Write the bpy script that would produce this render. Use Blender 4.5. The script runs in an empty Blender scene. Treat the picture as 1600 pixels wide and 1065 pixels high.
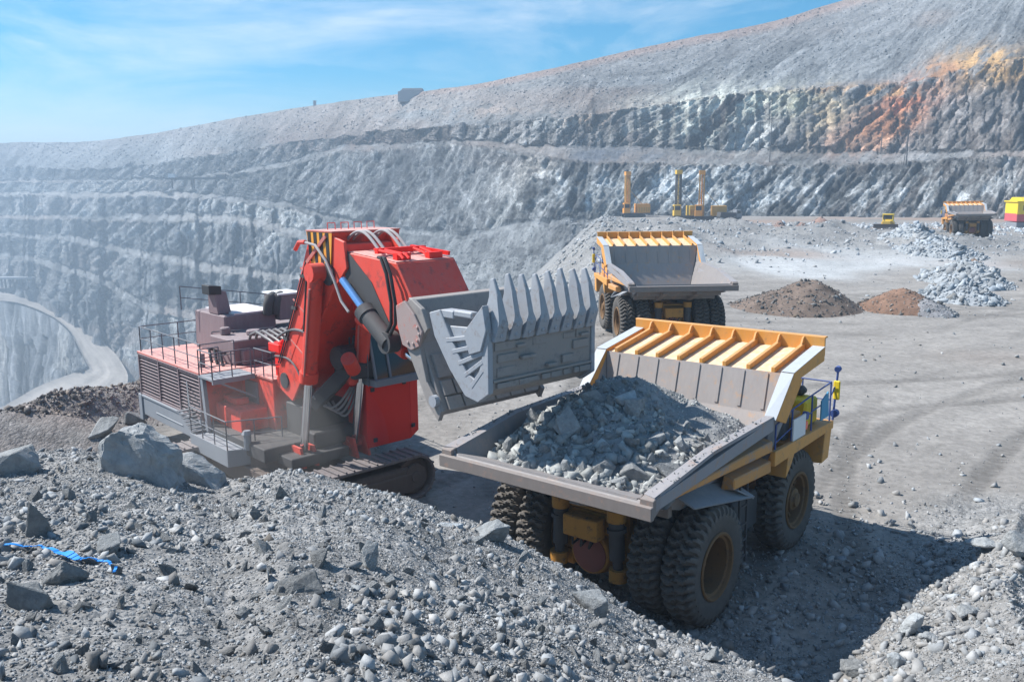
# Open-pit mine: a red face shovel loading haul trucks.  Metres, +Y away from the camera, +Z up.
import bpy, bmesh, math, random
import numpy as np
from mathutils import Vector, Matrix, Euler

R = math.radians
random.seed(7)
rng = np.random.default_rng(11)
SC = bpy.context.scene
COL = SC.collection

# ------------------------------------------------------------------ camera numbers (1600 x 1065 frame)
F, PITCH, ROLL, CH = 1332.4, R(10.214), R(-0.499), 10.697
_fw = np.array([0, math.cos(PITCH), -math.sin(PITCH)]); _up = np.array([0, math.sin(PITCH), math.cos(PITCH)])
CAM = np.array([0, 0, CH])


def ray(px, py):
    x = (np.asarray(px, float) - 800) / F; y = -(np.asarray(py, float) - 532.5) / F
    x, y = x * math.cos(ROLL) - y * math.sin(ROLL), x * math.sin(ROLL) + y * math.cos(ROLL)
    return np.stack([x, _fw[1] + y * _up[1], _fw[2] + y * _up[2]], -1)


def at_z(px, py, z):
    d = ray(px, py); return CAM + d * (z - CH) / d[2]


def at_y(px, py, Y):
    d = ray(px, py); return CAM + d * Y / d[1]


def proj(P):
    v = np.asarray(P, float) - CAM
    x = v[..., 0]; y = v @ _up; z = v @ _fw
    x, y = x * math.cos(ROLL) + y * math.sin(ROLL), -x * math.sin(ROLL) + y * math.cos(ROLL)
    return 800 + F * x / z, 532.5 - F * y / z


# ------------------------------------------------------------------ numpy noise
def _hash(ix, iy, iz, seed):
    h = (ix.astype(np.int64) * 374761393 + iy.astype(np.int64) * 668265263 + iz.astype(np.int64) * 2147483647 + seed * 974634777) & 0xFFFFFFFF
    h = ((h ^ (h >> 13)) * 1274126177) & 0xFFFFFFFF
    h = ((h ^ (h >> 16)) * 2246822519) & 0xFFFFFFFF
    return ((h ^ (h >> 15)) & 0xFFFFFF) / float(0xFFFFFF)


def vnoise(x, y, z=None, seed=0):
    x = np.asarray(x, float); y = np.asarray(y, float)
    z = np.zeros_like(x) if z is None else np.asarray(z, float)
    xi, yi, zi = np.floor(x), np.floor(y), np.floor(z)
    fx, fy, fz = x - xi, y - yi, z - zi
    fx, fy, fz = [t * t * t * (t * (t * 6 - 15) + 10) for t in (fx, fy, fz)]
    out = 0
    for a in (0, 1):
        wa = fx if a else 1 - fx
        for b in (0, 1):
            wb = fy if b else 1 - fy
            for c in (0, 1):
                wc = fz if c else 1 - fz
                out = out + wa * wb * wc * _hash(xi + a, yi + b, zi + c, seed)
    return out * 2 - 1


def fbm(x, y, z=None, oct=4, seed=0, gain=.5):
    s = 0; a = 1; f = 1; n = 0
    for o in range(oct):
        s = s + a * vnoise(x * f, y * f, None if z is None else z * f, seed + o * 17); n += a; a *= gain; f *= 2.03
    return s / n


def ridged(x, y, oct=4, seed=0):
    s = 0; a = 1; f = 1; n = 0
    for o in range(oct):
        s = s + a * (1 - 2 * np.abs(vnoise(x * f, y * f, None, seed + o * 31))); n += a; a *= .55; f *= 2.1
    return s / n


def worley(x, y, seed=0):
    """distance to the nearest cell point and a random value of that cell (2D)"""
    xi, yi = np.floor(x), np.floor(y)
    best = np.full(x.shape, 9.0); second = np.full(x.shape, 9.0); val = np.zeros(x.shape)
    zz = np.zeros_like(xi)
    for a in (-1, 0, 1):
        for b in (-1, 0, 1):
            cx, cy = xi + a, yi + b
            dx = cx + _hash(cx, cy, zz, seed) - x; dy = cy + _hash(cx, cy, zz, seed + 5) - y
            d = np.sqrt(dx * dx + dy * dy); v = _hash(cx, cy, zz, seed + 9)
            m = d < best
            second = np.where(m, best, np.minimum(second, d)); val = np.where(m, v, val); best = np.where(m, d, best)
    return best, second - best, val


def sstep(a, b, x):
    t = np.clip((np.asarray(x, float) - a) / (b - a), 0, 1); return t * t * (3 - 2 * t)


# ------------------------------------------------------------------ materials
def nodes_of(m):
    m.use_nodes = True
    nt = m.node_tree; return nt, nt.nodes, nt.links, nt.nodes['Principled BSDF']


def mixrgb(nt, blend, fac, a, b):
    n = nt.nodes.new('ShaderNodeMix'); n.data_type = 'RGBA'; n.blend_type = blend
    for k, v in ((0, fac), (6, a), (7, b)):
        if isinstance(v, (int, float)): n.inputs[k].default_value = v
        elif isinstance(v, tuple): n.inputs[k].default_value = (*v, 1)
        else: nt.links.new(v, n.inputs[k])
    return n.outputs[2]


def ramp(nt, src, *stops):
    n = nt.nodes.new('ShaderNodeValToRGB')
    e = n.color_ramp.elements
    while len(e) < len(stops): e.new(.5)
    for el, (p, c) in zip(e, stops):
        el.position = p; el.color = (*c, 1) if isinstance(c, tuple) else (c, c, c, 1)
    nt.links.new(src, n.inputs[0]); return n.outputs[0]


def noise(nt, scale, detail=6, rough=.6, vec=None, dist=0):
    n = nt.nodes.new('ShaderNodeTexNoise'); n.inputs['Scale'].default_value = scale
    n.inputs['Detail'].default_value = detail; n.inputs['Roughness'].default_value = rough; n.inputs['Distortion'].default_value = dist
    if vec is not None: nt.links.new(vec, n.inputs['Vector'])
    return n.outputs['Fac']


def objcoord(nt, stretch=None):
    c = nt.nodes.new('ShaderNodeTexCoord').outputs['Object']
    if stretch:
        m = nt.nodes.new('ShaderNodeMapping'); m.inputs['Scale'].default_value = stretch
        nt.links.new(c, m.inputs[0]); c = m.outputs[0]
    return c


def bump(nt, h, strength, dist, bsdf):
    b = nt.nodes.new('ShaderNodeBump'); b.inputs['Strength'].default_value = strength; b.inputs['Distance'].default_value = dist
    nt.links.new(h, b.inputs['Height']); nt.links.new(b.outputs[0], bsdf.inputs['Normal'])


def rock_mat(name, scale, bstr, bdist, contrast=.35, attr=True, base=(.3, .3, .3), pebble=0, strata=False):
    m = bpy.data.materials.new(name); nt, N, L, P = nodes_of(m)
    if attr:
        a = N.new('ShaderNodeAttribute'); a.attribute_name = 'Col'; src = a.outputs['Color']
    else:
        oi = N.new('ShaderNodeObjectInfo')
        src = ramp(nt, oi.outputs['Random'], (0, tuple(c * .78 for c in base)), (.5, base), (.8, (base[0] * 1.0, base[1] * 1.03, base[2] * 1.06)), (1, tuple(c * 1.25 for c in base)))
    v = objcoord(nt)
    n1 = noise(nt, scale, 9, .68, v); n2 = noise(nt, scale * .21, 4, .6, v)
    c = mixrgb(nt, 'MULTIPLY', 1.0, src, ramp(nt, n1, (.25, 1 - contrast), (.5, 1.0), (.8, 1 + contrast)))
    c = mixrgb(nt, 'MULTIPLY', 1.0, c, ramp(nt, n2, (.3, .88), (.7, 1.1)))
    L.new(c, P.inputs['Base Color']); P.inputs['Roughness'].default_value = .95; P.inputs['Specular IOR Level'].default_value = .12
    n3 = noise(nt, scale * 1.7, 10, .72, v)
    if pebble:
        vo = N.new('ShaderNodeTexVoronoi'); vo.inputs['Scale'].default_value = pebble; L.new(v, vo.inputs['Vector'])
        vo2 = N.new('ShaderNodeTexVoronoi'); vo2.inputs['Scale'].default_value = pebble * 2.7; L.new(v, vo2.inputs['Vector'])
        ad = N.new('ShaderNodeMath'); ad.operation = 'MULTIPLY_ADD'; L.new(vo.outputs['Distance'], ad.inputs[0]); ad.inputs[1].default_value = -.8; L.new(n3, ad.inputs[2])
        ad2 = N.new('ShaderNodeMath'); ad2.operation = 'MULTIPLY_ADD'; L.new(vo2.outputs['Distance'], ad2.inputs[0]); ad2.inputs[1].default_value = -.4; L.new(ad.outputs[0], ad2.inputs[2])
        q = N.new('ShaderNodeMath'); q.operation = 'MULTIPLY_ADD'; L.new(a.outputs['Alpha'], q.inputs[0]); q.inputs[1].default_value = .85; q.inputs[2].default_value = .15
        q2 = N.new('ShaderNodeMath'); q2.operation = 'MULTIPLY'; L.new(q.outputs[0], q2.inputs[0]); L.new(ad2.outputs[0], q2.inputs[1]); n3 = q2.outputs[0]
        pm = N.new('ShaderNodeMath'); pm.operation = 'MULTIPLY_ADD'; L.new(a.outputs['Alpha'], pm.inputs[0]); pm.inputs[1].default_value = .6; pm.inputs[2].default_value = .06
        c = mixrgb(nt, 'MULTIPLY', pm.outputs[0], c, ramp(nt, vo.outputs['Color'], (.1, .55), (.9, 1.35))); L.new(c, P.inputs['Base Color'])
    if strata:   # leaning beds and fractures; the attribute's alpha says how much of a bare face this is
        vm = N.new('ShaderNodeMapping'); vm.inputs['Rotation'].default_value = (0, R(-31), 0); vm.inputs['Scale'].default_value = (.30, .22, .075)
        wn = N.new('ShaderNodeTexNoise'); wn.inputs['Scale'].default_value = .09; wn.inputs['Detail'].default_value = 5; L.new(v, wn.inputs['Vector'])
        va = N.new('ShaderNodeVectorMath'); va.operation = 'MULTIPLY_ADD'; L.new(wn.outputs['Color'], va.inputs[0]); va.inputs[1].default_value = (34, 34, 34); L.new(v, va.inputs[2]); L.new(va.outputs[0], vm.inputs[0])
        vf = N.new('ShaderNodeTexVoronoi'); vf.inputs['Scale'].default_value = 1.0; L.new(vm.outputs[0], vf.inputs['Vector'])
        vg = N.new('ShaderNodeTexVoronoi'); vg.inputs['Scale'].default_value = 3.1; L.new(vm.outputs[0], vg.inputs['Vector'])
        mp = N.new('ShaderNodeMapping'); mp.inputs['Rotation'].default_value = (0, R(-31), 0); mp.inputs['Scale'].default_value = (.15, .11, .022); L.new(v, mp.inputs[0])
        s1 = noise(nt, 1.0, 12, .74, mp.outputs[0], .25)
        sc = mixrgb(nt, 'MULTIPLY', a.outputs['Alpha'], c, ramp(nt, s1, (.34, .40), (.46, .85), (.54, 1.12), (.68, 1.5)))
        sc = mixrgb(nt, 'MULTIPLY', a.outputs['Alpha'], sc, ramp(nt, vf.outputs['Color'], (.1, .62), (.5, 1.0), (.9, 1.4)))
        sc = mixrgb(nt, 'MULTIPLY', a.outputs['Alpha'], sc, ramp(nt, vg.outputs['Color'], (.1, .7), (.9, 1.3)))
        L.new(sc, P.inputs['Base Color'])
        ad = N.new('ShaderNodeMath'); ad.operation = 'MULTIPLY_ADD'; mu = N.new('ShaderNodeMath'); mu.operation = 'MULTIPLY'; mu.inputs[1].default_value = 1.5
        bw = N.new('ShaderNodeRGBToBW'); L.new(vf.outputs['Color'], bw.inputs[0]); bw2 = N.new('ShaderNodeRGBToBW'); L.new(vg.outputs['Color'], bw2.inputs[0])
        h1 = N.new('ShaderNodeMath'); h1.operation = 'MULTIPLY_ADD'; L.new(bw.outputs[0], h1.inputs[0]); h1.inputs[1].default_value = 1.6; L.new(s1, h1.inputs[2])
        h2 = N.new('ShaderNodeMath'); h2.operation = 'MULTIPLY_ADD'; L.new(bw2.outputs[0], h2.inputs[0]); h2.inputs[1].default_value = .7; L.new(h1.outputs[0], h2.inputs[2])
        L.new(a.outputs['Alpha'], mu.inputs[0]); L.new(h2.outputs[0], ad.inputs[0]); L.new(mu.outputs[0], ad.inputs[1])
        hn = N.new('ShaderNodeMath'); hn.operation = 'MULTIPLY'; L.new(n3, hn.inputs[0]); hn.inputs[1].default_value = .55; L.new(hn.outputs[0], ad.inputs[2]); n3 = ad.outputs[0]
    bump(nt, n3, bstr, bdist, P)
    return m


def paint(name, col, dust=(.36, .33, .31), dustamt=.5, rough=.45, wear=None, scale=1.3, metallic=0, streak=True):
    """painted or bare steel with dust lying on it and scuffed patches"""
    m = bpy.data.materials.new(name); nt, N, L, P = nodes_of(m)
    v = objcoord(nt); vs = objcoord(nt, (2.2, 2.2, .35))
    n1 = noise(nt, scale, 8, .65, v); n2 = noise(nt, scale * 2.6, 6, .7, vs if streak else v)
    c = mixrgb(nt, 'MIX', ramp(nt, n1, (.2, 0), (.8, .30)), tuple(col), tuple(x * .62 for x in col))
    if wear is not None:
        n4 = noise(nt, scale * 1.7, 9, .75, v)
        c = mixrgb(nt, 'MIX', ramp(nt, n4, (.54, 0), (.64, .85)), c, tuple(wear))
    g = N.new('ShaderNodeNewGeometry'); s = N.new('ShaderNodeSeparateXYZ'); L.new(g.outputs['Normal'], s.inputs[0])
    mr = N.new('ShaderNodeMapRange'); mr.inputs[1].default_value = -.2; mr.inputs[2].default_value = 1.0
    mr.inputs[3].default_value = .35 * dustamt; mr.inputs[4].default_value = dustamt; L.new(s.outputs[2], mr.inputs[0])
    mu = N.new('ShaderNodeMath'); mu.operation = 'MULTIPLY'; L.new(mr.outputs[0], mu.inputs[0]); L.new(ramp(nt, n2, (.25, .25), (.75, 1.0)), mu.inputs[1])
    c = mixrgb(nt, 'MIX', mu.outputs[0], c, tuple(dust))
    L.new(c, P.inputs['Base Color'])
    L.new(ramp(nt, n2, (.3, rough), (.8, min(1, rough + .35))), P.inputs['Roughness'])
    P.inputs['Metallic'].default_value = metallic; P.inputs['Specular IOR Level'].default_value = .35
    bump(nt, n1, .12, .03, P)
    return m


def flat(name, col, rough=.6, metallic=0, spec=.4):
    m = bpy.data.materials.new(name); nt, N, L, P = nodes_of(m)
    n1 = noise(nt, 3, 6, .6, objcoord(nt))
    L.new(mixrgb(nt, 'MIX', ramp(nt, n1, (.3, 0), (.75, .45)), tuple(col), tuple(x * .7 + .02 for x in col)), P.inputs['Base Color'])
    P.inputs['Roughness'].default_value = rough; P.inputs['Metallic'].default_value = metallic; P.inputs['Specular IOR Level'].default_value = spec
    return m


M = {}
M['ground'] = rock_mat('mine_floor', 3.2, .8, .06, .34, pebble=9)
M['wallrock'] = rock_mat('pit_wall_rock', .6, 1.0, 1.3, .45, strata=True)
M['stone'] = rock_mat('loose_stone', 5.0, .5, .03, .25)
M['boulder'] = rock_mat('boulder_rock', 4.0, .9, .09, .34, attr=False, base=(.315, .322, .322))
M['brownboulder'] = rock_mat('brown_rock', 4.0, .7, .04, .3, attr=False, base=(.24, .2, .17))
M['paleboulder'] = rock_mat('pale_rock', 4.0, .9, .09, .3, attr=False, base=(.42, .44, .45))
DUST = (.40, .37, .35)
M['yellow'] = paint('truck_yellow_paint', (.70, .30, .03), DUST, .46, .45, wear=(.40, .20, .06))
M['bright_yellow'] = paint('bright_yellow_paint', (.86, .62, .02), DUST, .08, .4)
M['bodysteel'] = paint('worn_bed_steel', (.20, .19, .19), (.34, .31, .30), .75, .5, wear=(.30, .22, .18), scale=.9)
M['bodyout'] = paint('dusty_bed_outside', (.62, .27, .04), (.33, .31, .31), .62, .55, wear=(.23, .22, .23), scale=.8)
M['bodygrey'] = paint('grey_bed_edge', (.25, .25, .27), (.36, .33, .32), .6, .5, wear=(.33, .21, .15), scale=1.1)
M['skydust_panel'] = paint('dusty_sky_tinted_canopy_side', (.38, .42, .46), (.5, .52, .54), .7, .5)  # blue in the paint stands for reflected sky, the rest is dust
M['headboard'] = paint('scraped_headboard', (.30, .27, .26), (.44, .40, .38), .8, .5, wear=(.46, .26, .13), scale=1.5)
M['tyre'] = paint('dusty_rubber', (.06, .056, .053), (.25, .225, .2), .68, .85, scale=2.0, streak=False)
M['rim'] = paint('rusty_yellow_rim', (.19, .10, .035), (.13, .10, .08), .6, .7, wear=(.07, .045, .03), scale=2.5)
M['axle'] = paint('oily_yellow_axle', (.46, .21, .03), (.2, .15, .1), .5, .55, wear=(.07, .05, .035), scale=2.2)
M['dark'] = paint('dark_dusty_steel', (.05, .05, .055), (.2, .19, .18), .45, .6)
M['black'] = flat('black_rubber_hose', (.025, .025, .027), .6)
M['blue'] = paint('blue_rail_paint', (.03, .08, .30), (.3, .3, .32), .3, .5)
M['bluepanel'] = paint('teal_blue_panel', (.05, .30, .50), (.3, .3, .32), .2, .5)
M['white'] = paint('white_plate', (.75, .75, .75), (.6, .58, .56), .3, .5)
M['red'] = paint('shovel_red_paint', (.80, .042, .016), (.46, .29, .26), .46, .42, wear=(.26, .03, .022), scale=1.0)
M['redclean'] = paint('clean_red_paint', (.88, .018, .010), (.6, .2, .16), .08, .38, scale=.6)
M['redtop'] = paint('sun_dust_whitened_red_deck', (.50, .055, .035), (.74, .60, .55), .78, .6, wear=(.30, .045, .035), scale=1.6)  # paler red for top faces: bright sun put into the colour, with dust
M['mauve'] = paint('dust_coated_housing', (.17, .11, .12), (.38, .34, .345), .75, .65, scale=1.1)
M['greysteel'] = paint('grey_dusty_steel', (.20, .22, .25), (.36, .37, .39), .7, .6, scale=.9)
M['bucketsteel'] = paint('scoured_bucket_steel', (.26, .24, .23), (.40, .36, .33), .75, .5, wear=(.15, .14, .15), scale=2.4)
M['toothsteel'] = paint('blue_grey_tooth_steel', (.30, .325, .365), (.44, .44, .45), .6, .45, wear=(.20, .17, .16), scale=3.0)
M['chrome'] = flat('chrome_rod', (.72, .74, .78), .18, 1.0)
M['bluerod'] = flat('blue_sheen_rod', (.20, .42, .78), .25, .6)
M['rail'] = paint('dusty_handrail', (.10, .11, .13), (.34, .34, .36), .6, .6)
M['track'] = paint('worn_track_steel', (.14, .12, .12), (.34, .30, .29), .8, .6, scale=1.5)
M['trackdark'] = paint('dirty_track_frame', (.10, .075, .065), (.24, .20, .18), .7, .8)
M['hose'] = flat('grey_hydraulic_hose', (.16, .15, .15), .5)
M['hosepale'] = flat('pale_dusty_hose', (.36, .34, .34), .6)
M['drillyellow'] = paint('ochre_rig_paint', (.74, .46, .04), (.4, .37, .3), .2, .5)
M['drillorange'] = paint('orange_rig_paint', (.82, .34, .03), (.4, .37, .35), .18, .5)
M['mast'] = paint('rusty_mast_steel', (.56, .29, .035), (.3, .25, .18), .25, .6)
M['pole'] = flat('weathered_pole', (.13, .12, .12), .9)
M['concrete'] = flat('weathered_concrete', (.33, .34, .36), .95)
M['bluetape'] = flat('blue_plastic_tape', (.02, .26, .72), .45)
M['redhouse'] = paint('cabin_red_paint', (.60, .08, .10), DUST, .3, .5)
mg = bpy.data.materials.new('dark_cab_glass'); _nt, _N, _L, _P = nodes_of(mg)
_P.inputs['Base Color'].default_value = (.018, .022, .024, 1); _P.inputs['Roughness'].default_value = .12
M['glass'] = mg
ml = bpy.data.materials.new('red_lamp_lens'); _nt, _N, _L, _P = nodes_of(ml)
_P.inputs['Base Color'].default_value = (.75, .05, .02, 1); _P.inputs['Roughness'].default_value = .2
M['lens'] = ml


def stripes():
    m = bpy.data.materials.new('black_warning_stripes'); nt, N, L, P = nodes_of(m)
    w = N.new('ShaderNodeTexWave'); w.bands_direction = 'Y'; w.inputs['Scale'].default_value = .72; L.new(objcoord(nt), w.inputs[0])
    L.new(mixrgb(nt, 'MIX', ramp(nt, w.outputs[1], (.46, 0), (.54, 1)), (.62, .05, .02), (.03, .025, .025)), P.inputs['Base Color']); P.inputs['Roughness'].default_value = .5
    return m


M['stripe'] = stripes()


# ------------------------------------------------------------------ mesh builder
class MB:
    def __init__(s): s.v = []; s.f = []

    def add(s, vs, fs):
        o = len(s.v); s.v += [tuple(map(float, p)) for p in vs]; s.f += [tuple(i + o for i in f) for f in fs]; return s

    def hexa(s, p):  # p: bottom 4 (ccw), top 4
        return s.add(p, [(3, 2, 1, 0), (4, 5, 6, 7), (0, 1, 5, 4), (1, 2, 6, 5), (2, 3, 7, 6), (3, 0, 4, 7)])

    def box(s, c, d, rot=None):
        x, y, z = [k / 2 for k in d]
        p = [Vector(q) for q in ((-x, -y, -z), (x, -y, -z), (x, y, -z), (-x, y, -z), (-x, -y, z), (x, -y, z), (x, y, z), (-x, y, z))]
        if rot is not None: p = [rot @ q for q in p]
        return s.hexa([q + Vector(c) for q in p])

    def bb(s, x0, x1, y0, y1, z0, z1):
        return s.box(((x0 + x1) / 2, (y0 + y1) / 2, (z0 + z1) / 2), (abs(x1 - x0), abs(y1 - y0), abs(z1 - z0)))

    def beam(s, a, b, w, h, up=(0, 0, 1)):
        a, b = Vector(a), Vector(b); d = (b - a).normalized(); up = Vector(up)
        if abs(d.dot(up)) > .98: up = Vector((0, 1, 0))
        x = d.cross(up).normalized(); u = x.cross(d)
        q = [x * (-w / 2) - u * (h / 2), x * (w / 2) - u * (h / 2), x * (w / 2) + u * (h / 2), x * (-w / 2) + u * (h / 2)]
        return s.hexa([a + k for k in q] + [b + k for k in q])

    def cyl(s, a, b, r, r2=None, n=16):
        a, b = Vector(a), Vector(b); r2 = r if r2 is None else r2
        d = (b - a).normalized(); u = Vector((0, 0, 1)) if abs(d.z) < .9 else Vector((0, 1, 0))
        x = d.cross(u).normalized(); y = x.cross(d)
        c = [x * math.cos(2 * math.pi * i / n) - y * math.sin(2 * math.pi * i / n) for i in range(n)]
        vs = [a + k * r for k in c] + [b + k * r2 for k in c]
        fs = [(i, (i + 1) % n, n + (i + 1) % n, n + i) for i in range(n)] + [tuple(range(n - 1, -1, -1)), tuple(range(n, 2 * n))]
        return s.add(vs, fs)

    def tube(s, pts, r, n=8):
        pts = [Vector(p) for p in pts]; rings = []; prev = None
        for i, p in enumerate(pts):
            d = (pts[min(i + 1, len(pts) - 1)] - pts[max(i - 1, 0)]).normalized()
            if prev is None:
                u = Vector((0, 0, 1)) if abs(d.z) < .9 else Vector((1, 0, 0)); x = d.cross(u).normalized()
            else:
                x = (prev - d * prev.dot(d)).normalized()
            prev = x; y = d.cross(x)
            rings.append([p + x * (r * math.cos(2 * math.pi * k / n)) + y * (r * math.sin(2 * math.pi * k / n)) for k in range(n)])
        vs = [q for g in rings for q in g]; fs = []
        for i in range(len(rings) - 1):
            for k in range(n):
                fs.append((i * n + k, i * n + (k + 1) % n, (i + 1) * n + (k + 1) % n, (i + 1) * n + k))
        fs += [tuple(range(n - 1, -1, -1)), tuple(range((len(rings) - 1) * n, len(rings) * n))]
        return s.add(vs, fs)

    def lathe_x(s, prof, c=(0, 0, 0), n=32, closed=False):  # prof: (x, r)
        vs = []; fs = []; m = len(prof)
        for i in range(n):
            a = 2 * math.pi * i / n
            for x, r in prof: vs.append((c[0] + x, c[1] + r * math.cos(a), c[2] + r * math.sin(a)))
        for i in range(n):
            j = (i + 1) % n
            for k in range(m if closed else m - 1):
                k2 = (k + 1) % m
                fs.append((i * m + k, i * m + k2, j * m + k2, j * m + k))
        if not closed:
            for k, flip in ((0, 0), (m - 1, 1)):
                if prof[k][1] > 1e-6:
                    ring = [i * m + k for i in range(n)]; fs.append(tuple(ring if not flip else ring[::-1]))
        return s.add(vs, fs)

    def plate(s, pts, t, dirn=None):  # polygon thickened by t along its normal (or dirn)
        pts = [Vector(p) for p in pts]
        nrm = Vector(dirn).normalized() if dirn else (pts[1] - pts[0]).cross(pts[2] - pts[1]).normalized()
        n = len(pts); q = [p - nrm * t for p in pts]
        fs = [tuple(range(n)), tuple(range(2 * n - 1, n - 1, -1))] + [(i, n + i, n + (i + 1) % n, (i + 1) % n) for i in range(n)]
        return s.add(pts + q, fs)

    def prism_x(s, yz, x0, x1):
        n = len(yz)
        vs = [(x0, y, z) for y, z in yz] + [(x1, y, z) for y, z in yz]
        return s.add(vs, [tuple(range(n)), tuple(range(2 * n - 1, n - 1, -1))] + [(i, n + i, n + (i + 1) % n, (i + 1) % n) for i in range(n)])

    def build(s, name, mat, parent=None, bevel=0, smooth=False):
        me = bpy.data.meshes.new(name); me.from_pydata(s.v, [], s.f)
        bm = bmesh.new(); bm.from_mesh(me)
        bmesh.ops.recalc_face_normals(bm, faces=bm.faces)
        if bevel:
            ed = [e for e in bm.edges if len(e.link_faces) == 2 and e.calc_face_angle(0) > .5]
            bmesh.ops.bevel(bm, geom=ed, offset=bevel, segments=1, affect='EDGES', clamp_overlap=True)
        bm.to_mesh(me); bm.free()
        if smooth:
            me.shade_smooth(); me.set_sharp_from_angle(angle=R(40))
        me.materials.append(mat)
        o = bpy.data.objects.new(name, me); COL.objects.link(o)
        if parent is not None: o.parent = parent
        return o


def tag(o, label=None, cat=None, group=None, kind=None):
    if label: o['label'] = label
    if cat: o['category'] = cat
    if group: o['group'] = group
    if kind: o['kind'] = kind
    return o


def empty(name, loc, rz=0.0, label=None, cat=None, group=None):
    o = bpy.data.objects.new(name, None); COL.objects.link(o)
    o.location = loc; o.rotation_euler = (0, 0, rz); o.empty_display_size = .5
    return tag(o, label, cat, group)


def copy_tree(o, parent=None):
    c = o.copy(); COL.objects.link(c); c.parent = parent
    for ch in list(o.children): copy_tree(ch, c)
    return c


def np_mesh(name, V, Fc, mat, col=None, smooth=False, parent=None):
    me = bpy.data.meshes.new(name); k = Fc.shape[1]
    me.vertices.add(len(V)); me.vertices.foreach_set('co', np.ascontiguousarray(V, dtype=np.float32).ravel())
    me.loops.add(Fc.size); me.loops.foreach_set('vertex_index', np.ascontiguousarray(Fc, dtype=np.int32).ravel())
    me.polygons.add(len(Fc)); me.polygons.foreach_set('loop_start', np.arange(0, Fc.size, k, dtype=np.int32))
    if smooth: me.polygons.foreach_set('use_smooth', np.ones(len(Fc), dtype=bool))
    me.update(calc_edges=True)
    if col is not None:
        a = me.attributes.new('Col', 'FLOAT_COLOR', 'POINT')
        a.data.foreach_set('color', (col if col.shape[1] == 4 else np.concatenate([col, np.ones((len(col), 1))], 1)).astype(np.float32).ravel())
    me.materials.append(mat)
    o = bpy.data.objects.new(name, me); COL.objects.link(o); o.parent = parent
    return o


def grid_mesh(name, P, col, mat, smooth=False):
    m, n = P.shape[:2]
    i = np.arange(m * n).reshape(m, n)
    Fc = np.stack([i[:-1, :-1], i[:-1, 1:], i[1:, 1:], i[1:, :-1]], -1).reshape(-1, 4)
    return np_mesh(name, P.reshape(-1, 3), Fc, mat, col.reshape(-1, col.shape[-1]), smooth)


# ------------------------------------------------------------------ stone templates: angular hulls of random points
def hull(seed, n=14, squash=(1, .85, .7), ball=False):
    r = random.Random(seed); bm = bmesh.new()
    # corners of a skewed block, some of them knocked off: flat faces and sharp arrises
    sk = [r.uniform(-.35, .35) for _ in range(3)]; pts = []
    for sx in (-1, 1):
        for sy in (-1, 1):
            for sz in (-1, 1):
                if n < 8 and r.random() < .22: continue
                p = Vector((sx * r.uniform(.45, .85), sy * r.uniform(.45, .85), sz * r.uniform(.45, .85)))
                p.x += sk[0] * p.z; p.y += sk[1] * p.x; p.z += sk[2] * p.y
                if n >= 8 and r.random() < .55:
                    pts += [p * .95 + Vector([r.uniform(-.34, .34) for _ in range(3)]) for _ in range(2)]
                else: pts.append(p)
    if ball:
        pts = [Vector((r.gauss(0, 1), r.gauss(0, 1), r.gauss(0, 1))).normalized() * r.uniform(.62, 1) for _ in range(n)]
    k = 1 / max(p.length for p in pts) ** .9
    for v in pts: bm.verts.new((v.x * squash[0] * k, v.y * squash[1] * k, v.z * squash[2] * k))
    ret = bmesh.ops.convex_hull(bm, input=bm.verts)
    bmesh.ops.delete(bm, geom=[g for g in ret['geom_interior'] if isinstance(g, bmesh.types.BMVert)], context='VERTS')
    return bm


TEMPL = []
for k in range(16):
    sq = [(1, .75, .5), (1, .85, .65), (1, .55, .35), (1, .9, .42)][k % 4]
    bm = hull(100 + k, 7 + k % 3, sq, k % 5 == 0); bmesh.ops.triangulate(bm, faces=bm.faces)
    bm.verts.index_update()
    TEMPL.append((np.array([v.co[:] for v in bm.verts]), np.array([[v.index for v in f.verts] for f in bm.faces]))); bm.free()


TINY = []
for k in range(10):
    bm = hull(400 + k, 6, [(1, .8, .6), (1, .9, .8), (1, .7, .45)][k % 3]); bmesh.ops.triangulate(bm, faces=bm.faces); bm.verts.index_update()
    TINY.append((np.array([v.co[:] for v in bm.verts]), np.array([[v.index for v in f.verts] for f in bm.faces]))); bm.free()


def scatter(name, pts, size, col, mat, label, cat='rubble', templ=None):
    """many small stones as one countless mass"""
    templ = templ or TEMPL; n = len(pts); VV = []; FF = []; CC = []; off = 0
    kind = rng.integers(0, len(templ), n)
    q = rng.normal(size=(n, 4)); q /= np.linalg.norm(q, axis=1, keepdims=True)
    w, x, y, z = q.T
    Rm = np.stack([1 - 2 * (y * y + z * z), 2 * (x * y - z * w), 2 * (x * z + y * w), 2 * (x * y + z * w), 1 - 2 * (x * x + z * z), 2 * (y * z - x * w),
                   2 * (x * z - y * w), 2 * (y * z + x * w), 1 - 2 * (x * x + y * y)], -1).reshape(n, 3, 3)
    for t, (tv, tf) in enumerate(templ):
        idx = np.where(kind == t)[0]
        if not len(idx): continue
        V = np.einsum('nij,vj->nvi', Rm[idx], tv) * size[idx, None, None] + pts[idx, None, :]
        Fc = tf[None] + (np.arange(len(idx)) * len(tv))[:, None, None] + off
        off += len(idx) * len(tv)
        VV.append(V.reshape(-1, 3)); FF.append(Fc.reshape(-1, 3)); CC.append(np.repeat(col[idx], len(tv), 0))
    o = np_mesh(name, np.concatenate(VV), np.concatenate(FF), mat, np.concatenate(CC))
    return tag(o, label, cat, kind='stuff')


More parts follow.
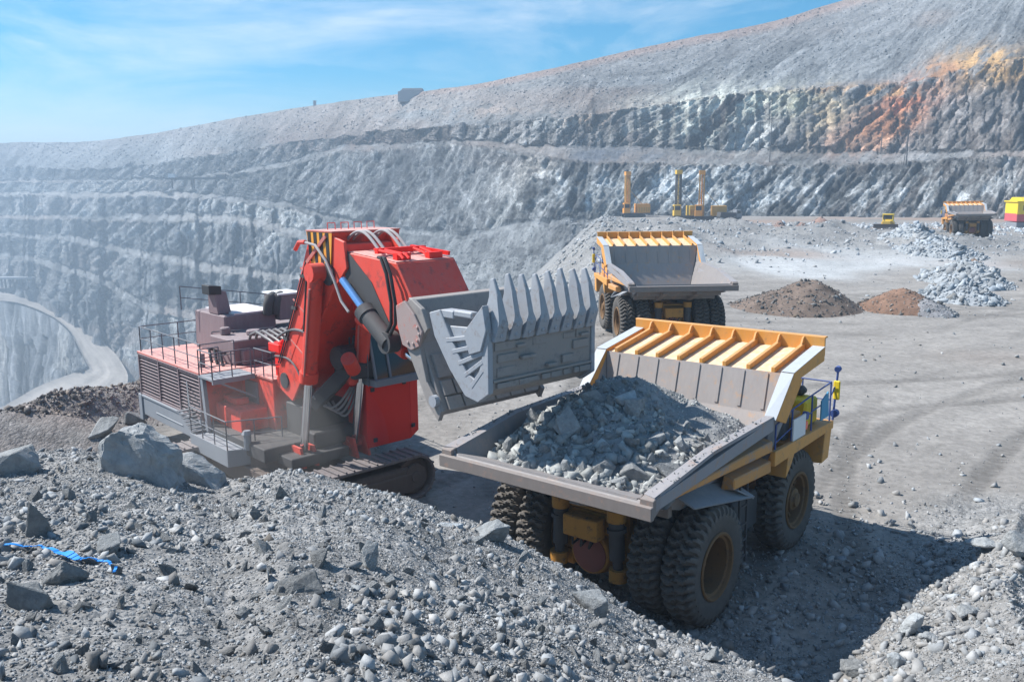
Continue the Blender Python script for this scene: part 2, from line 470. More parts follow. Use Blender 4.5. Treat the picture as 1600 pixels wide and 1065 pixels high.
def boulder_mesh(seed, squash, cuts=3, rough=.07, n=13, pts=None):
    if pts:
        bm = bmesh.new(); [bm.verts.new(p) for p in pts]; bmesh.ops.convex_hull(bm, input=bm.verts)
    else: bm = hull(seed, n, squash, seed not in (909, 919, 301, 304, 307, 310, 313, 316))
    bmesh.ops.bevel(bm, geom=list(bm.edges), offset=.035, segments=1, affect='EDGES', clamp_overlap=True)
    bmesh.ops.triangulate(bm, faces=bm.faces)
    bmesh.ops.subdivide_edges(bm, edges=bm.edges, cuts=cuts, use_grid_fill=True)
    P = np.array([v.co[:] for v in bm.verts])
    d = fbm(P[:, 0] * 2.2 + seed, P[:, 1] * 2.2, P[:, 2] * 2.2, 4, seed) * rough * 2.6 - np.abs(fbm(P[:, 0] * 3.1 + seed, P[:, 1] * 3.1 + P[:, 2] * 1.7, P[:, 2] * 1.2, 3, seed + 8)) * rough * 1.3 + fbm(P[:, 0] * 9 + seed, P[:, 1] * 9, P[:, 2] * 9, 2, seed + 3) * rough * .5
    for v, k in zip(bm.verts, d): v.co *= 1 + k
    me = bpy.data.meshes.new('rock'); bm.to_mesh(me); bm.free(); me.update()
    return me


ROCKS = [boulder_mesh(300 + k, [(1, .8, .65), (1, .9, .8), (1, .75, .45), (1, .62, .55), (1, .95, .6)][k % 5], 1 if k >= 8 else 2) for k in range(18)]


def rock(me, loc, size, rot, mat, name='rock', label=None, cat='rock', group=None, sc=(1, 1, 1)):
    o = bpy.data.objects.new(name, me); COL.objects.link(o)
    o.location = loc; o.rotation_euler = rot; o.scale = [size * k for k in sc]
    if not me.materials: me.materials.append(mat)
    if me.materials[0] != mat:
        o.material_slots[0].link = 'OBJECT'; o.material_slots[0].material = mat
    return tag(o, label, cat, group)
# ================================================================== TERRAIN
# ---- pile the camera stands on: its crest line, given by bearing, distance and height
_rid = np.array([(-1400, 690, 26), (-200, 690, 24), (0, 697, 24), (120, 694, 24), (240, 715, 23), (340, 744, 21.5), (400, 736, 21), (440, 724, 21.3), (480, 731, 21),
                 (560, 749, 20), (640, 773, 19.5), (690, 800, 19), (740, 816, 18.5), (800, 846, 18), (870, 874, 17.5), (930, 909, 17), (990, 947, 16.5),
                 (1030, 968, 16.2), (1100, 990, 15.8), (1180, 1024, 15.3), (1255, 1068, 14.2), (1330, 1160, 11.6), (1430, 1230, 10.2), (1560, 1260, 9.6), (1800, 1300, 9), (3600, 1300, 9)], float)
_rd = ray(_rid[:, 0], _rid[:, 1]); _rh = np.hypot(_rd[:, 0], _rd[:, 1])
RID_AZ = np.arctan2(_rd[:, 0], _rd[:, 1]); RID_R = _rid[:, 2]; RID_Z = CH + RID_R * _rd[:, 2] / _rh
# ---- edge of the working bench (drop into the pit on the left), from near to far
_edge = [at_z(px, py, 1.25)[:2] for px, py in ((0, 657), (60, 642), (120, 630), (180, 622), (240, 608))]
EDGE_Y = np.array([8, 26] + [p[1] for p in _edge] + [49, 60, 72, 92, 120, 160, 200, 250, 340], float)
EDGE_X = np.array([-120, -52] + [p[0] for p in _edge] + [-13, -3, 4.5, 9.5, 12.8, 17, 21.5, 27, 36], float)
_berm = np.array([(16, 25.5, .5), (14, 22.5, 1.0), (12.6, 19.9, 1.5), (10.7, 17.4, 1.85), (9.4, 14.2, 2.4), (7.6, 10.4, 3.6), (6, 7, 5)], float)


def polydist(X, Y, pl):
    best = np.full(X.shape, 1e9); zz = np.zeros(X.shape)
    for a, b in zip(pl[:-1], pl[1:]):
        d = b[:2] - a[:2]; t = np.clip(((X - a[0]) * d[0] + (Y - a[1]) * d[1]) / (d @ d), 0, 1)
        q = np.hypot(X - a[0] - t * d[0], Y - a[1] - t * d[1]); m = q < best
        best = np.where(m, q, best); zz = np.where(m, a[2] + t * (b[2] - a[2]), zz)
    return best, zz


def smax(a, b, k=.35):
    h = np.clip(.5 + .5 * (a - b) / k, 0, 1); return b * (1 - h) + a * h + k * h * (1 - h)


def edge_dist(X, Y):
    xe = np.interp(Y, EDGE_Y, EDGE_X); s = (np.interp(Y + 1, EDGE_Y, EDGE_X) - np.interp(Y - 1, EDGE_Y, EDGE_X)) / 2
    return (X - xe) / np.sqrt(1 + s * s)


MUCK = np.array([(16, 136, 2.0), (27, 166, 3.0), (45, 176, 2.6), (62, 160, 1.6), (72, 140, .6)], float)


def H(X, Y, fine=True):
    X = np.asarray(X, float); Y = np.asarray(Y, float)
    rho = np.hypot(X, Y); az = np.arctan2(X, Y)
    z = np.interp(Y, [0, 30, 48, 75, 147, 220, 340], [0, 0, 1.28, 1.1, .55, .1, .2])
    z = z * (1 - .55 * sstep(12, 24, X) * (1 - sstep(80, 120, Y)))
    z = z + .22 * fbm(X * .06, Y * .06, None, 3, 5) * sstep(26, 60, rho)
    # blasted rock below the drill rigs
    dm, zm = polydist(X, Y, MUCK); w = sstep(44, 4, dm)
    z = z + zm * w * (.75 + .5 * fbm(X * .05, Y * .05, None, 4, 23)) + w * 2.4 * np.abs(fbm(X * .11, Y * .11, None, 3, 29))
    # bench edge, its windrow and the drop behind it
    e = edge_dist(X, Y) + 1.6 * fbm(X * .16, Y * .16, None, 3, 33) * sstep(45, 60, Y)
    z = z + 1.25 * np.exp(-((e - .4) / 1.7) ** 2) * (1 - sstep(48, 60, Y)) * (1 + .35 * fbm(X * .35, Y * .35, None, 3, 8))
    z = z - np.clip(-e - .6, 0, 80) * .85
    # the pile under the camera
    rr = np.interp(az, RID_AZ, RID_R); rz = np.interp(az, RID_AZ, RID_Z)
    t = np.clip(rho / rr, 0, 1)
    up = 8.9 + (rz - 8.9) * t
    dn = rz - (rho - rr) * .74
    nz = fbm(X * .22, Y * .22, None, 3, 41) * .42 * np.clip(t * 1.5, 0, 1) * (1 - .55 * sstep(.75, 1, t))
    pile = np.where(rho < rr, up, dn) - .22 * np.exp(-((rho - rr) / .9) ** 2) + nz
    z = smax(pile, z, .5)
    db, zb = polydist(X, Y, _berm)
    z = smax(z, zb - db * .60 + .25 * fbm(X * .5, Y * .5, None, 3, 61), .4)
    if fine:
        loose = pile_mask(X, Y)
        z = z + loose * (.085 * fbm(X * 1.1, Y * 1.1, None, 4, 71, .6) + .05 * np.abs(fbm(X * 4.3, Y * 4.3, None, 3, 77)))
        gy = np.exp(-(np.hypot(X - 8.5, Y - 18.0) / 7.5) ** 2); z = z + gy * (.10 * fbm(X * 1.3, Y * 1.3, None, 3, 83) + .07 * np.abs(fbm(X * 3.7, Y * 3.7, None, 2, 85)))
        z = z + (1 - loose) * (.018 * fbm(X * .9, Y * .9, None, 4, 81))
    return z


def pile_mask(X, Y):
    rho = np.hypot(X, Y); az = np.arctan2(X, Y); rr = np.interp(az, RID_AZ, RID_R)
    db, _ = polydist(X, Y, _berm); e = edge_dist(X, Y)
    dm, _ = polydist(X, Y, MUCK)
    m = np.maximum(sstep(6, 3, rho - rr), sstep(3.8, 1.6, db))
    m = np.maximum(m, sstep(5, 3, e))
    return np.maximum(m, sstep(34, 18, dm) * .9)


def Hs(x, y): return float(H(np.array([x]), np.array([y]))[0])


def build_floor():
    pxs = np.concatenate([np.linspace(-1500, -60, 60)[:-1], np.arange(-60, 1661, 2.9), np.linspace(1660, 3100, 60)[1:]])
    d = ray(pxs, np.full(pxs.shape, 532.5)); az = np.arctan2(d[:, 0], d[:, 1])
    rs = [1.2]
    while rs[-1] < 345: rs.append(rs[-1] + min(max(1.9 * rs[-1] ** 2 / (10.7 * F), .065), 3.0))
    rs = np.array(rs)
    Rg, Ag = np.meshgrid(rs, az, indexing='ij')
    X = Rg * np.sin(Ag); Y = Rg * np.cos(Ag); Z = H(X, Y)
    # colours of the ground itself: trampled beige grey, pale crushed rock, brown fines, bluish loose rock
    c = np.zeros(X.shape + (3,)); c[:] = (.262, .247, .232)
    arc = np.hypot(X - 46, Y - 8); th = np.arctan2(Y - 8, X - 46)
    st = fbm(arc * .55 + 1.5 * fbm(X * .03, Y * .03, None, 2, 3), th * 2.2, None, 4, 91)
    c *= (1 + .17 * st)[..., None]
    lane = np.exp(-((np.abs((arc - 33 + 2 * fbm(X * .02, Y * .02, None, 2, 6)) % 7.5 - 3.7) - 1.6) / .45) ** 2)
    c *= (1 - .07 * lane * sstep(14, 24, Y))[..., None]
    c *= (1 + .16 * fbm(X * .12, Y * .12, None, 4, 95))[..., None]
    rt_ = random.Random(3); rut = np.zeros(X.shape)
    for k in range(26):   # paired wheel tracks of the trucks, each a wide arc
        cx, cy, ra = rt_.uniform(20, 75), rt_.uniform(-12, 40), rt_.uniform(18, 60)
        dd = np.hypot(X - cx, Y - cy) - ra + .8 * fbm(X * .05, Y * .05, None, 2, 700 + k); aa = np.arctan2(Y - cy, X - cx) * ra
        on = sstep(-.25, .15, fbm(aa * .03 + 50 * k, np.zeros_like(aa), None, 2, 750 + k))
        for o_ in (-2.2, 2.2):
            band = np.exp(-(np.abs(dd - o_) / .42) ** 4) * on; tread = .5 + .5 * np.cos(aa * 2 * math.pi / .42 + 4 * np.abs(dd - o_))
            rut = np.maximum(rut, band * (.55 + .45 * tread * sstep(70, 30, np.hypot(X, Y))))
    Z = Z - .05 * rut * sstep(20, 26, np.hypot(X, Y)); c *= (1 - .36 * rut)[..., None]
    pale = sstep(.0, .35, 1 - np.hypot((X - 47) / 26, (Y - 122) / 34) + .5 * fbm(X * .06, Y * .04, None, 4, 101))
    c = c * (1 - pale[..., None]) + pale[..., None] * np.array((.38, .39, .395)) * (1 + .22 * fbm(X * .3, Y * .1, None, 4, 103))[..., None]
    br = sstep(.05, .5, fbm(X * .03, Y * .05, None, 3, 111) + .75 * sstep(190, 215, Y) * sstep(35, 60, X) - .35)
    c = c * (1 - .8 * br[..., None]) + .8 * br[..., None] * np.array((.30, .225, .185))
    lm = pile_mask(X, Y)
    loose = np.stack([.25 + .06 * fbm(X * .5, Y * .5, None, 4, 121)] * 3, -1) * np.array((1.01, 1.0, .985))
    c = c * (1 - lm[..., None]) + loose * lm[..., None]
    e = edge_dist(X, Y); b2 = sstep(4.5, 2, e) * sstep(55, 46, Y) * sstep(22, 27, np.hypot(X, Y)) * (.6 + .4 * fbm(X * .6, Y * .6, None, 3, 131))
    c = c * (1 - b2[..., None]) + b2[..., None] * np.array((.21, .175, .16))
    o = grid_mesh('ground', np.stack([X, Y, Z], -1), np.concatenate([np.clip(c, .04, .8), lm[..., None]], -1), M['ground'], True)
    return tag(o, 'trampled grey bench floor with loose rubble at its sides', 'ground', kind='structure')


build_floor()

# ---- the pit wall opposite: crest and toe lines marched upward from the foot at rock-face and talus slopes
CPX = [-900, -400, 0, 120, 240, 400, 560, 720, 880, 1040, 1200, 1400, 1600, 2000, 2500]
ROWS = [  # py of each line per column, bottom to top
    [700, 700, 560, 600, 660, 660, 640, 620, 560, 470, 440, 430, 420, 420, 420],
    [430, 432, 445, 495, 585, 600, 560, 540, 500, 420, 400, 395, 390, 390, 390],
    [402, 402, 403, 430, 487, 515, 500, 490, 460, 400, 390, 385, 380, 380, 380],
    [395, 395, 396, 418, 473, 497, 480, 470, 445, 392, 382, 378, 374, 374, 374],
    [370, 370, 370, 380, 407, 434, 440, 440, 420, 384, 374, 372, 368, 368, 368],
    [363, 363, 363, 371, 394, 421, 428, 430, 408, 372, 366, 366, 362, 362, 362],
    [340, 340, 340, 341, 343, 353, 400, 410, 392, 362, 358, 360, 358, 358, 358],
    [335, 335, 334, 335, 334, 342, 385, 396, 378, 352, 352, 356, 354, 354, 354],
    [308, 308, 306, 307, 308, 318, 352, 372, 348, 343, 346, 352, 353, 353, 353],
    [303, 303, 301, 301, 301, 310, 345, 362, 338, 335, 340, 348, 352, 352, 352],
    [286, 286, 286, 285, 283, 268, 236, 226, 250, 258, 257, 254, 246, 246, 246],
    [284, 283, 282, 281, 279, 262, 226, 219, 228, 232, 234, 238, 236, 232, 230],
    [262, 262, 263, 262, 256, 232, 210, 196, 184, 162, 142, 130, 92, 70, 80],
    [232, 229, 223, 221, 208, 179, 155, 135, 103, 67, 35, -26, -78, -105, -60]]
# slope (degrees) of the strip between one line and the next, per strip: left part / right part
SLOPE = [(40, 40), (50, 42), (8, 42), (52, 42), (8, 42), (52, 42), (7, 40), (52, 35), (7, 30), (56, 46), (16, 20), (52, 54), (20, 27)]
Y9 = [1500, 1250, 960, 850, 730, 565, 440, 358, 312, 304, 296, 275, 250, 215, 190]


def sm_interp(x, xp, fp):  # piecewise cubic without overshoot
    xp = np.array(xp, float); fp = np.array(fp, float); h = np.diff(xp); dl = np.diff(fp) / h
    m = np.zeros_like(fp); m[0], m[-1] = dl[0], dl[-1]
    for i in range(1, len(fp) - 1):
        m[i] = 0 if dl[i - 1] * dl[i] <= 0 else 2 * dl[i - 1] * dl[i] / (dl[i - 1] + dl[i])
    k = np.clip(np.searchsorted(xp, x) - 1, 0, len(xp) - 2); t = (x - xp[k]) / h[k]
    return (fp[k] * (1 + 2 * t) * (1 - t) ** 2 + m[k] * h[k] * t * (1 - t) ** 2 + fp[k + 1] * t * t * (3 - 2 * t) + m[k + 1] * h[k] * t * t * (t - 1))


def build_wall():
    px = np.concatenate([np.linspace(-900, -40, 50)[:-1], np.arange(-40, 1641, 2.0), np.linspace(1640, 2500, 50)[1:]])
    nC = len(px); K = len(ROWS)
    rows = []
    for k, r in enumerate(ROWS):
        y = sm_interp(px, CPX, r)
        amp = 0 if k == 0 else (4.2 if k < K - 1 else 1.6)
        y = y + amp * fbm(px * .022, np.full(nC, (k // 2) * 3.7), None, 4, 7) + .8 * amp * fbm(px * .09, np.full(nC, k * 5.1), None, 3, 9) * (k < K - 1)
        rows.append(y)
    rows = np.array(rows)
    for k in range(1, K): rows[k] = np.minimum(rows[k], rows[k - 1] - 2.0)
    wl = sstep(430, 620, px)  # 0 left style, 1 right style
    Yk = np.zeros((K, nC)); Zk = np.zeros((K, nC))
    tn = lambda y: (lambda d: (d[:, 2] / d[:, 1]))(ray(px, y))
    Yk[9] = sm_interp(px, CPX, Y9); Zk[9] = CH + Yk[9] * tn(rows[9])
    for k in range(9, K - 1):
        s = np.tan(np.radians(SLOPE[k][0] * (1 - wl) + SLOPE[k][1] * wl)); t = tn(rows[k + 1]); s = np.maximum(s, t + .08)
        Yk[k + 1] = (Zk[k] - CH - Yk[k] * s) / (t - s); Zk[k + 1] = CH + Yk[k + 1] * t
    for k in range(8, -1, -1):
        s = np.tan(np.radians(SLOPE[k][0] * (1 - wl) + SLOPE[k][1] * wl)); t = tn(rows[k])
        Yk[k] = (Zk[k + 1] - CH - Yk[k + 1] * s) / (t - s); Zk[k] = CH + Yk[k] * t
    ker = np.exp(-(np.arange(-45, 46) / 20.0) ** 2); ker /= ker.sum()
    smooth = lambda a: np.convolve(np.pad(a, 45, mode='edge'), ker, 'valid')
    dx = np.interp(px, px, px)
    Yk[13] = np.interp(px, px, smooth(Yk[13])); Zk[13] = CH + Yk[13] * tn(rows[13])
    Ysm = np.array([smooth(y) for y in Yk]); Zsm = np.array([smooth(z) for z in Zk])
    D = ray(px, np.full(nC, 400.0)); sx = ray(px, rows[6])
    P = []; FW = []; RR = []
    nsub = [max(3, int(np.percentile(rows[k] - rows[k + 1], 85) / 1.8)) for k in range(K - 1)]
    nsub[0] = 8
    face = [.6, 1, .1, 1, .1, 1, .1, 1, .15, 1, .15, 1, .06]
    face_r = [.2, .2, .2, .2, .2, .2, .2, .25, .2, 1, .12, 1, .05]
    for k in range(K - 1):
        for j in range(nsub[k]):
            f = j / nsub[k]
            if k in (10, 12):   # scree: only its foot follows the ragged crest below
                Y = Ysm[k] * (1 - f) + Ysm[k + 1] * f + (Yk[k] - Ysm[k]) * (1 - f) ** 7 + (Yk[k + 1] - Ysm[k + 1]) * f ** 7
                Z = Zsm[k] * (1 - f) + Zsm[k + 1] * f + (Zk[k] - Zsm[k]) * (1 - f) ** 7 + (Zk[k + 1] - Zsm[k + 1]) * f ** 7
            else:
                Y = Yk[k] * (1 - f) + Yk[k + 1] * f; Z = Zk[k] * (1 - f) + Zk[k + 1] * f
            d = ray(px, rows[k] * (1 - f) + rows[k + 1] * f)
            P.append(np.stack([d[:, 0] / d[:, 1] * Y, Y, Z], -1))
            edge = min(f, 1 - f) * 2
            FW.append((face[k] * (1 - wl) + face_r[k] * wl)); RR.append(np.full(nC, k + f))
    Y, Z = Yk[-1], Zk[-1]; d = ray(px, rows[-1]); P.append(np.stack([d[:, 0] / d[:, 1] * Y, Y, Z], -1)); FW.append(np.full(nC, .2)); RR.append(np.full(nC, K - 1.0))
    for back, dz in ((60, -4), (160, -25), (320, -60)):
        P.append(np.stack([d[:, 0] / d[:, 1] * (Y + back), Y + back, Z + dz], -1)); FW.append(np.full(nC, .1)); RR.append(np.full(nC, K - 1.0))
    P = np.array(P); FW = np.array(FW); RR = np.array(RR)
    P0 = P.copy()
    # soften the change between strips a little so that crests are broken, not ruled
    for _ in range(2): FW[1:-1] = (FW[:-2] + 2 * FW[1:-1] + FW[2:]) / 4
    PX = np.broadcast_to(px, FW.shape); PYv = proj(P)[1]
    s = np.cumsum(330.0 / F * np.gradient(px)); s = np.broadcast_to(s - s[len(s) // 2], FW.shape); t = P[..., 2] * 330 / np.maximum(Yk[6:].mean(0), 330)[None]
    kk = np.floor(np.clip(RR, 0, K - 1.001)); s = s + 37.0 * kk
    u = s - (.74 + .55 * fbm(np.asarray(px) * .0045, np.zeros(nC), None, 2, 207)) * t                                # bedding leans to the right as it rises
    q = 2.2 * fbm(u * .014, t * .018, None, 3, 201)
    streak = ridged(u * .055 + q, t * .018, 4, 211)
    streak2 = ridged(u * .16 + 2 * q, t * .05, 3, 221)
    b1, g1, v1 = worley(u * .085 + .6 * q, t * .055, 231)
    b2, g2, v2 = worley(u * .24, t * .17, 241)
    b3, g3, v3 = worley(s * .42, (P[..., 1] * .5 + t) * .42, 251)
    rub = fbm(s * .35, (P[..., 1] * .6 + t) * .35, None, 4, 261, .7)
    b4, g4, v4 = worley(u * .11 + .5 * q, t * .028, 233); b5, g5, v5 = worley(u * .27 + .3 * q, t * .07, 235); b6, g6, v6 = worley(u * .6, t * .22, 237); b7, g7, v7 = worley(u * 1.2, t * .55, 239)
    A = FW * (.7 * streak + .5 * streak2 + 3.6 * (v4 - .5) + 2.6 * (v5 - .5) + 1.9 * (v6 - .5) + 1.2 * (v7 - .5) + .4 * rub) + (1 - FW) * (.55 * (v3 - .5) + .6 * rub + .6 * fbm(s * .05, P[..., 1] * .05, None, 3, 271))
    A = A * np.clip(P[..., 1] / 330, .65, 2.2) * .62
    lim = np.where(RR > 12.9, .12, 1)
    # push along the local outward normal
    du = np.gradient(P, axis=1); dv = np.gradient(P, axis=0); n = np.cross(du, dv); n /= np.linalg.norm(n, axis=-1, keepdims=True) + 1e-9
    n = np.where((n[..., 1] > 0)[..., None], -n, n)
    for _ in range(2):
        n[1:-1] = (n[:-2] + n[1:-1] * 2 + n[2:]) / 4
    P = P + n * (A * lim)[..., None]
    # mineral colours of the rock
    g = lambda x0, y0, wx, wy, lean=0: np.exp(-(((PX - x0 - lean * (PYv - y0)) / wx) ** 2 + ((PYv - y0) / wy) ** 2))
    tone = .205 + .09 * fbm(u * .03, t * .02, None, 4, 281) + .09 * (v4 - .5) + .09 * (v5 - .5) + .09 * (v6 - .5) + .05 * (v7 - .5) - .07 * (g5 < .05)
    c = np.stack([tone * .97, tone * 1.01, tone * 1.04], -1)
    pale = sstep(.12, .5, fbm(u * .04, t * .014, None, 4, 291) + .25 * (v2 - .5)) * FW
    c = c * (1 - .75 * pale[..., None]) + .75 * pale[..., None] * np.array((.47, .49, .49))
    dark = sstep(.1, .5, fbm(u * .05 + 30, t * .012, None, 4, 301)) * FW
    c = c * (1 - .55 * dark[..., None])
    brown = sstep(.0, .4, fbm(s * .012, t * .05, None, 4, 311)) * (.5 + .3 * (1 - FW))
    c = c * (1 - .62 * brown[..., None]) + .62 * brown[..., None] * np.array((.27, .205, .17)) * (1 + .5 * (v5 - .5))[..., None]
    nz = fbm(u * .06, t * .06, None, 4, 321)

    def zone(w, colr, k=1.0):
        nonlocal c
        w = np.clip(w * (1 + 1.3 * nz + 1.6 * (v2 - .5) + .9 * (v3 - .5)) * k, 0, 1)[..., None]
        c = c * (1 - w) + w * np.array(colr) * (1 + .35 * (v2 - .5) + .25 * (v3 - .5))[..., None]
    zone(g(1130, 178, 110, 38, -.3), (.58, .60, .54), .85)      # pale green-white quartz face
    zone(g(1250, 160, 70, 26, -.6), (.44, .45, .33), .55)
    zone(g(1190, 205, 50, 20, -.6), (.58, .60, .60), .7)
    zone(g(1290, 180, 40, 38, -.7), (.45, .36, .24), .8)
    zone(g(1385, 190, 46, 46, -1.0), (.47, .235, .135), 1.0)     # rust red chute
    zone(g(1420, 150, 40, 22, -.8), (.50, .20, .115), .85)
    zone(g(1360, 142, 90, 8, 0), (.48, .29, .15), .95)
    zone(g(1345, 225, 50, 12, 0), (.50, .30, .20), .6)
    zone(g(1548, 104, 62, 26, -.2), (.52, .33, .15), 1.1)       # ochre slump high on the right
    zone(g(1475, 112, 30, 16, 0), (.40, .22, .12), .8)
    zone(g(930, 190, 60, 12, -.2), (.40, .31, .24), .5)
    zone(g(790, 300, 120, 46, -.7), (.40, .41, .41), .5)
    zone(g(830, 265, 30, 40, -.8), (.52, .49, .45), .5)
    zone(g(1010, 300, 150, 30, -.5), (.46, .50, .52), .7)
    zone(g(960, 243, 80, 12, 0), (.12, .13, .15), .8)
    zone(g(620, 300, 130, 46, -.6), (.11, .12, .135), .6)
    zone(g(520, 225, 110, 16, .1), (.17, .14, .13), .6)
    zone(g(250, 310, 150, 10, 0), (.13, .14, .16), .5)
    zone(g(1330, 262, 120, 8, 0), (.14, .145, .15), .7)
    zone(g(700, 172, 200, 12, -.12), (.30, .25, .22), .45)
    zone(g(1400, 300, 260, 42, 0), (.40, .42, .43), .62)
    zone(g(1120, 300, 120, 40, -.5), (.44, .475, .49), .55)
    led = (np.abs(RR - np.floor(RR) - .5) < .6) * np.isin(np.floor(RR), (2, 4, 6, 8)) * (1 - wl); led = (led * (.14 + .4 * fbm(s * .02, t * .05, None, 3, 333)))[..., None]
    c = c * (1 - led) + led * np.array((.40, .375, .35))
    up = sstep(12.3, 12.8, RR)[..., None]
    c = c * (1 - .4 * up) + .4 * up * (np.array((.30, .285, .275)) * (1 + .3 * (v3 - .5))[..., None])
    topb = sstep(12.80, 12.93, RR)[..., None] * sstep(500, 800, PX)[..., None]
    c = c * (1 - .6 * topb) + .6 * topb * np.array((.36, .25, .205))
    c4 = np.concatenate([np.clip(c, .035, .75), np.clip(FW * 1.05, 0, 1)[..., None]], -1)
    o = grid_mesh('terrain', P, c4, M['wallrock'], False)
    tag(o, 'benched grey rock wall of the open pit', 'terrain', kind='structure')
    return px, rows, Yk, Zk, P, c4


WPX, WROWS, WY, WZ, WP, WC = build_wall()
_wp2 = np.stack(proj(WP), -1)


def wall_at(px, py):
    d = (_wp2[..., 0] - px) ** 2 + (_wp2[..., 1] - py) ** 2; k = np.unravel_index(np.argmin(d), d.shape); return WP[k]


def build_haul_road():
    outer = [(-120, 452), (0, 457), (47, 460), (94, 473), (130, 500), (155, 527), (186, 560), (200, 590), (188, 620), (150, 650), (100, 692), (20, 745)]
    inner = [(-120, 470), (0, 472), (40, 479), (80, 496), (108, 519), (124, 549), (137, 573), (139, 580), (112, 587), (60, 607), (0, 641), (-90, 690)]
    def z1(px):
        i = np.argmin(np.abs(WPX - px)); return WZ[1][i]
    za = z1(0); zb = z1(200)
    zz = [za + 3, za, za + (zb - za) * .22, za + (zb - za) * .42, za + (zb - za) * .6, za + (zb - za) * .76, zb + 3, zb + 1, zb, zb - 1, zb - 2, zb - 3]
    up = []; lo = []
    for (a, b), (e, f), z in zip(outer, inner, zz): up.append(at_z(a, b, z)); lo.append(at_z(e, f, z))
    up, lo = np.array(up), np.array(lo)
    t = np.linspace(0, len(up) - 1, 240); ii = np.arange(len(up))
    U = np.stack([sm_interp(t, ii, up[:, k]) for k in range(3)], -1); L_ = np.stack([sm_interp(t, ii, lo[:, k]) for k in range(3)], -1)
    n = 26; f = np.linspace(-.0, 1, n)[None, :, None]
    P = U[:, None] * (1 - f) + L_[:, None] * f
    sx = np.broadcast_to(np.linspace(0, 24, n), P.shape[:2]); sl = np.broadcast_to((t * 40)[:, None], P.shape[:2])
    P[..., 2] += .5 * fbm(sl * .05, sx * .1, None, 3, 401) + 1.4 * np.exp(-((sx - 24) / 1.4) ** 2)
    c = np.array((.36, .33, .30)) * (1 + .35 * fbm(sx * .5, sl * .02, None, 4, 411) + .12 * fbm(sl * .2, sx * .2, None, 3, 421))[..., None]
    o = grid_mesh('road', P, np.concatenate([c, np.full(P.shape[:2] + (1,), .1)], -1), M['ground'], True); tag(o, 'dusty haul road switchback deep in the pit', 'road', kind='structure')
    # the striated bank between the two legs of the road
    a = int(240 * 1 / 11 * .0); iu = [k for k in range(240) if t[k] <= 6.6]; il = [k for k in range(240) if t[k] >= 7.4][::-1]
    ca = L_[iu]; cb_ = L_[il]
    m = 300; pa = np.stack([np.interp(np.linspace(0, 1, m), np.linspace(0, 1, len(ca)), ca[:, k]) for k in range(3)], -1)
    pb = np.stack([np.interp(np.linspace(0, 1, m), np.linspace(0, 1, len(cb_)), cb_[:, k]) for k in range(3)], -1)
    rows = 120; f = np.linspace(0, 1, rows)[:, None, None]
    Q = pa[None] * (1 - f) + pb[None] * f
    s = np.broadcast_to(np.linspace(0, 170, m), Q.shape[:2]); h = np.broadcast_to(np.linspace(0, 45, rows)[:, None], Q.shape[:2])
    uu = s - .6 * h; fade = np.sin(np.pi * np.clip(f[..., 0] * .96 + .02, 0, 1)) ** .6
    b, gg, v = worley(uu * .12, h * .05, 431); A = (3.6 * ridged(uu * .06, h * .02, 4, 441) + 8.5 * (v - .5) + 4 * (worley(uu * .34, h * .13, 433)[2] - .5) + 1.2 * fbm(uu * .2, h * .2, None, 3, 451)) * fade
    Q[..., 1] -= A; Q[..., 2] += .4 * A
    b2, g2, v2 = worley(uu * .34, h * .13, 433); tone = .19 + .14 * fbm(uu * .14, h * .03, None, 5, 461) + .15 * (v - .5) + .12 * (v2 - .5); pl = sstep(.1, .45, fbm(uu * .05, h * .02, None, 3, 471))[..., None]
    c = np.stack([tone * .95, tone, tone * 1.05], -1) * (1 - .6 * pl) + .6 * pl * np.array((.45, .45, .43))
    o = grid_mesh('hill', Q, np.concatenate([np.clip(c, .05, .7), np.full(Q.shape[:2] + (1,), .25)], -1), M['wallrock']); tag(o, 'striated rock bank between two legs of the haul road', 'hill', kind='structure')
    # pit bottom below the lower leg
    return U, L_


ROAD_U, ROAD_L = build_haul_road()
# ================================================================== HAUL TRUCKS (x right, y forward, z up; origin under the rear axle)
WR = 1.52


def tyre_mesh(width=.86, nseg=342):
    # ring cross-section from inner bead over the tread to the outer bead, lugs cut into the tread
    hw = width / 2
    prof = [(-.36, .80), (-.40, .86), (-.43, .98), (-.455, 1.12), (-.46, 1.25), (-.45, 1.35), (-.42, 1.42), (-.36, 1.475), (-.28, 1.505), (-.20, 1.515), (-.12, 1.52), (-.05, 1.52),
            (.05, 1.52), (.12, 1.52), (.20, 1.515), (.28, 1.505), (.36, 1.475), (.42, 1.42), (.45, 1.35), (.46, 1.25), (.455, 1.12), (.43, .98), (.40, .86), (.36, .80)]
    prof = np.array(prof); prof[:, 0] *= width / .92
    x = prof[:, 0][None]; r = prof[:, 1][None]
    a = np.linspace(0, 2 * math.pi, nseg, endpoint=False)[:, None]
    nl = 38
    ph = a * nl / (2 * math.pi) + np.where(x > 0, .5, 0) + .22 * np.cos(np.abs(x) / hw * 7.5) + .1
    gr = np.abs(ph % 1 - .5) * 2                     # 0 at lug middle, 1 at groove
    cut = sstep(.50, .66, gr) * sstep(1.28, 1.40, r) * (sstep(.0, .06, np.abs(x)) * .7 + .3)
    rr = r - .15 * cut
    xx = x * (1 - .03 * cut) + 0 * a
    V = np.stack([xx, rr * np.cos(a), rr * np.sin(a)], -1)
    n, m = V.shape[:2]; i = np.arange(n * m).reshape(n, m); j = np.roll(i, -1, 0)
    Fc = np.stack([i[:, :-1], i[:, 1:], j[:, 1:], j[:, :-1]], -1).reshape(-1, 4)[:, ::-1]
    o = np_mesh('tyre', V.reshape(-1, 3), Fc, M['tyre'], None, True); me = o.data; bpy.data.objects.remove(o)
    me.set_sharp_from_angle(angle=R(38)); return me


TYRE = tyre_mesh()


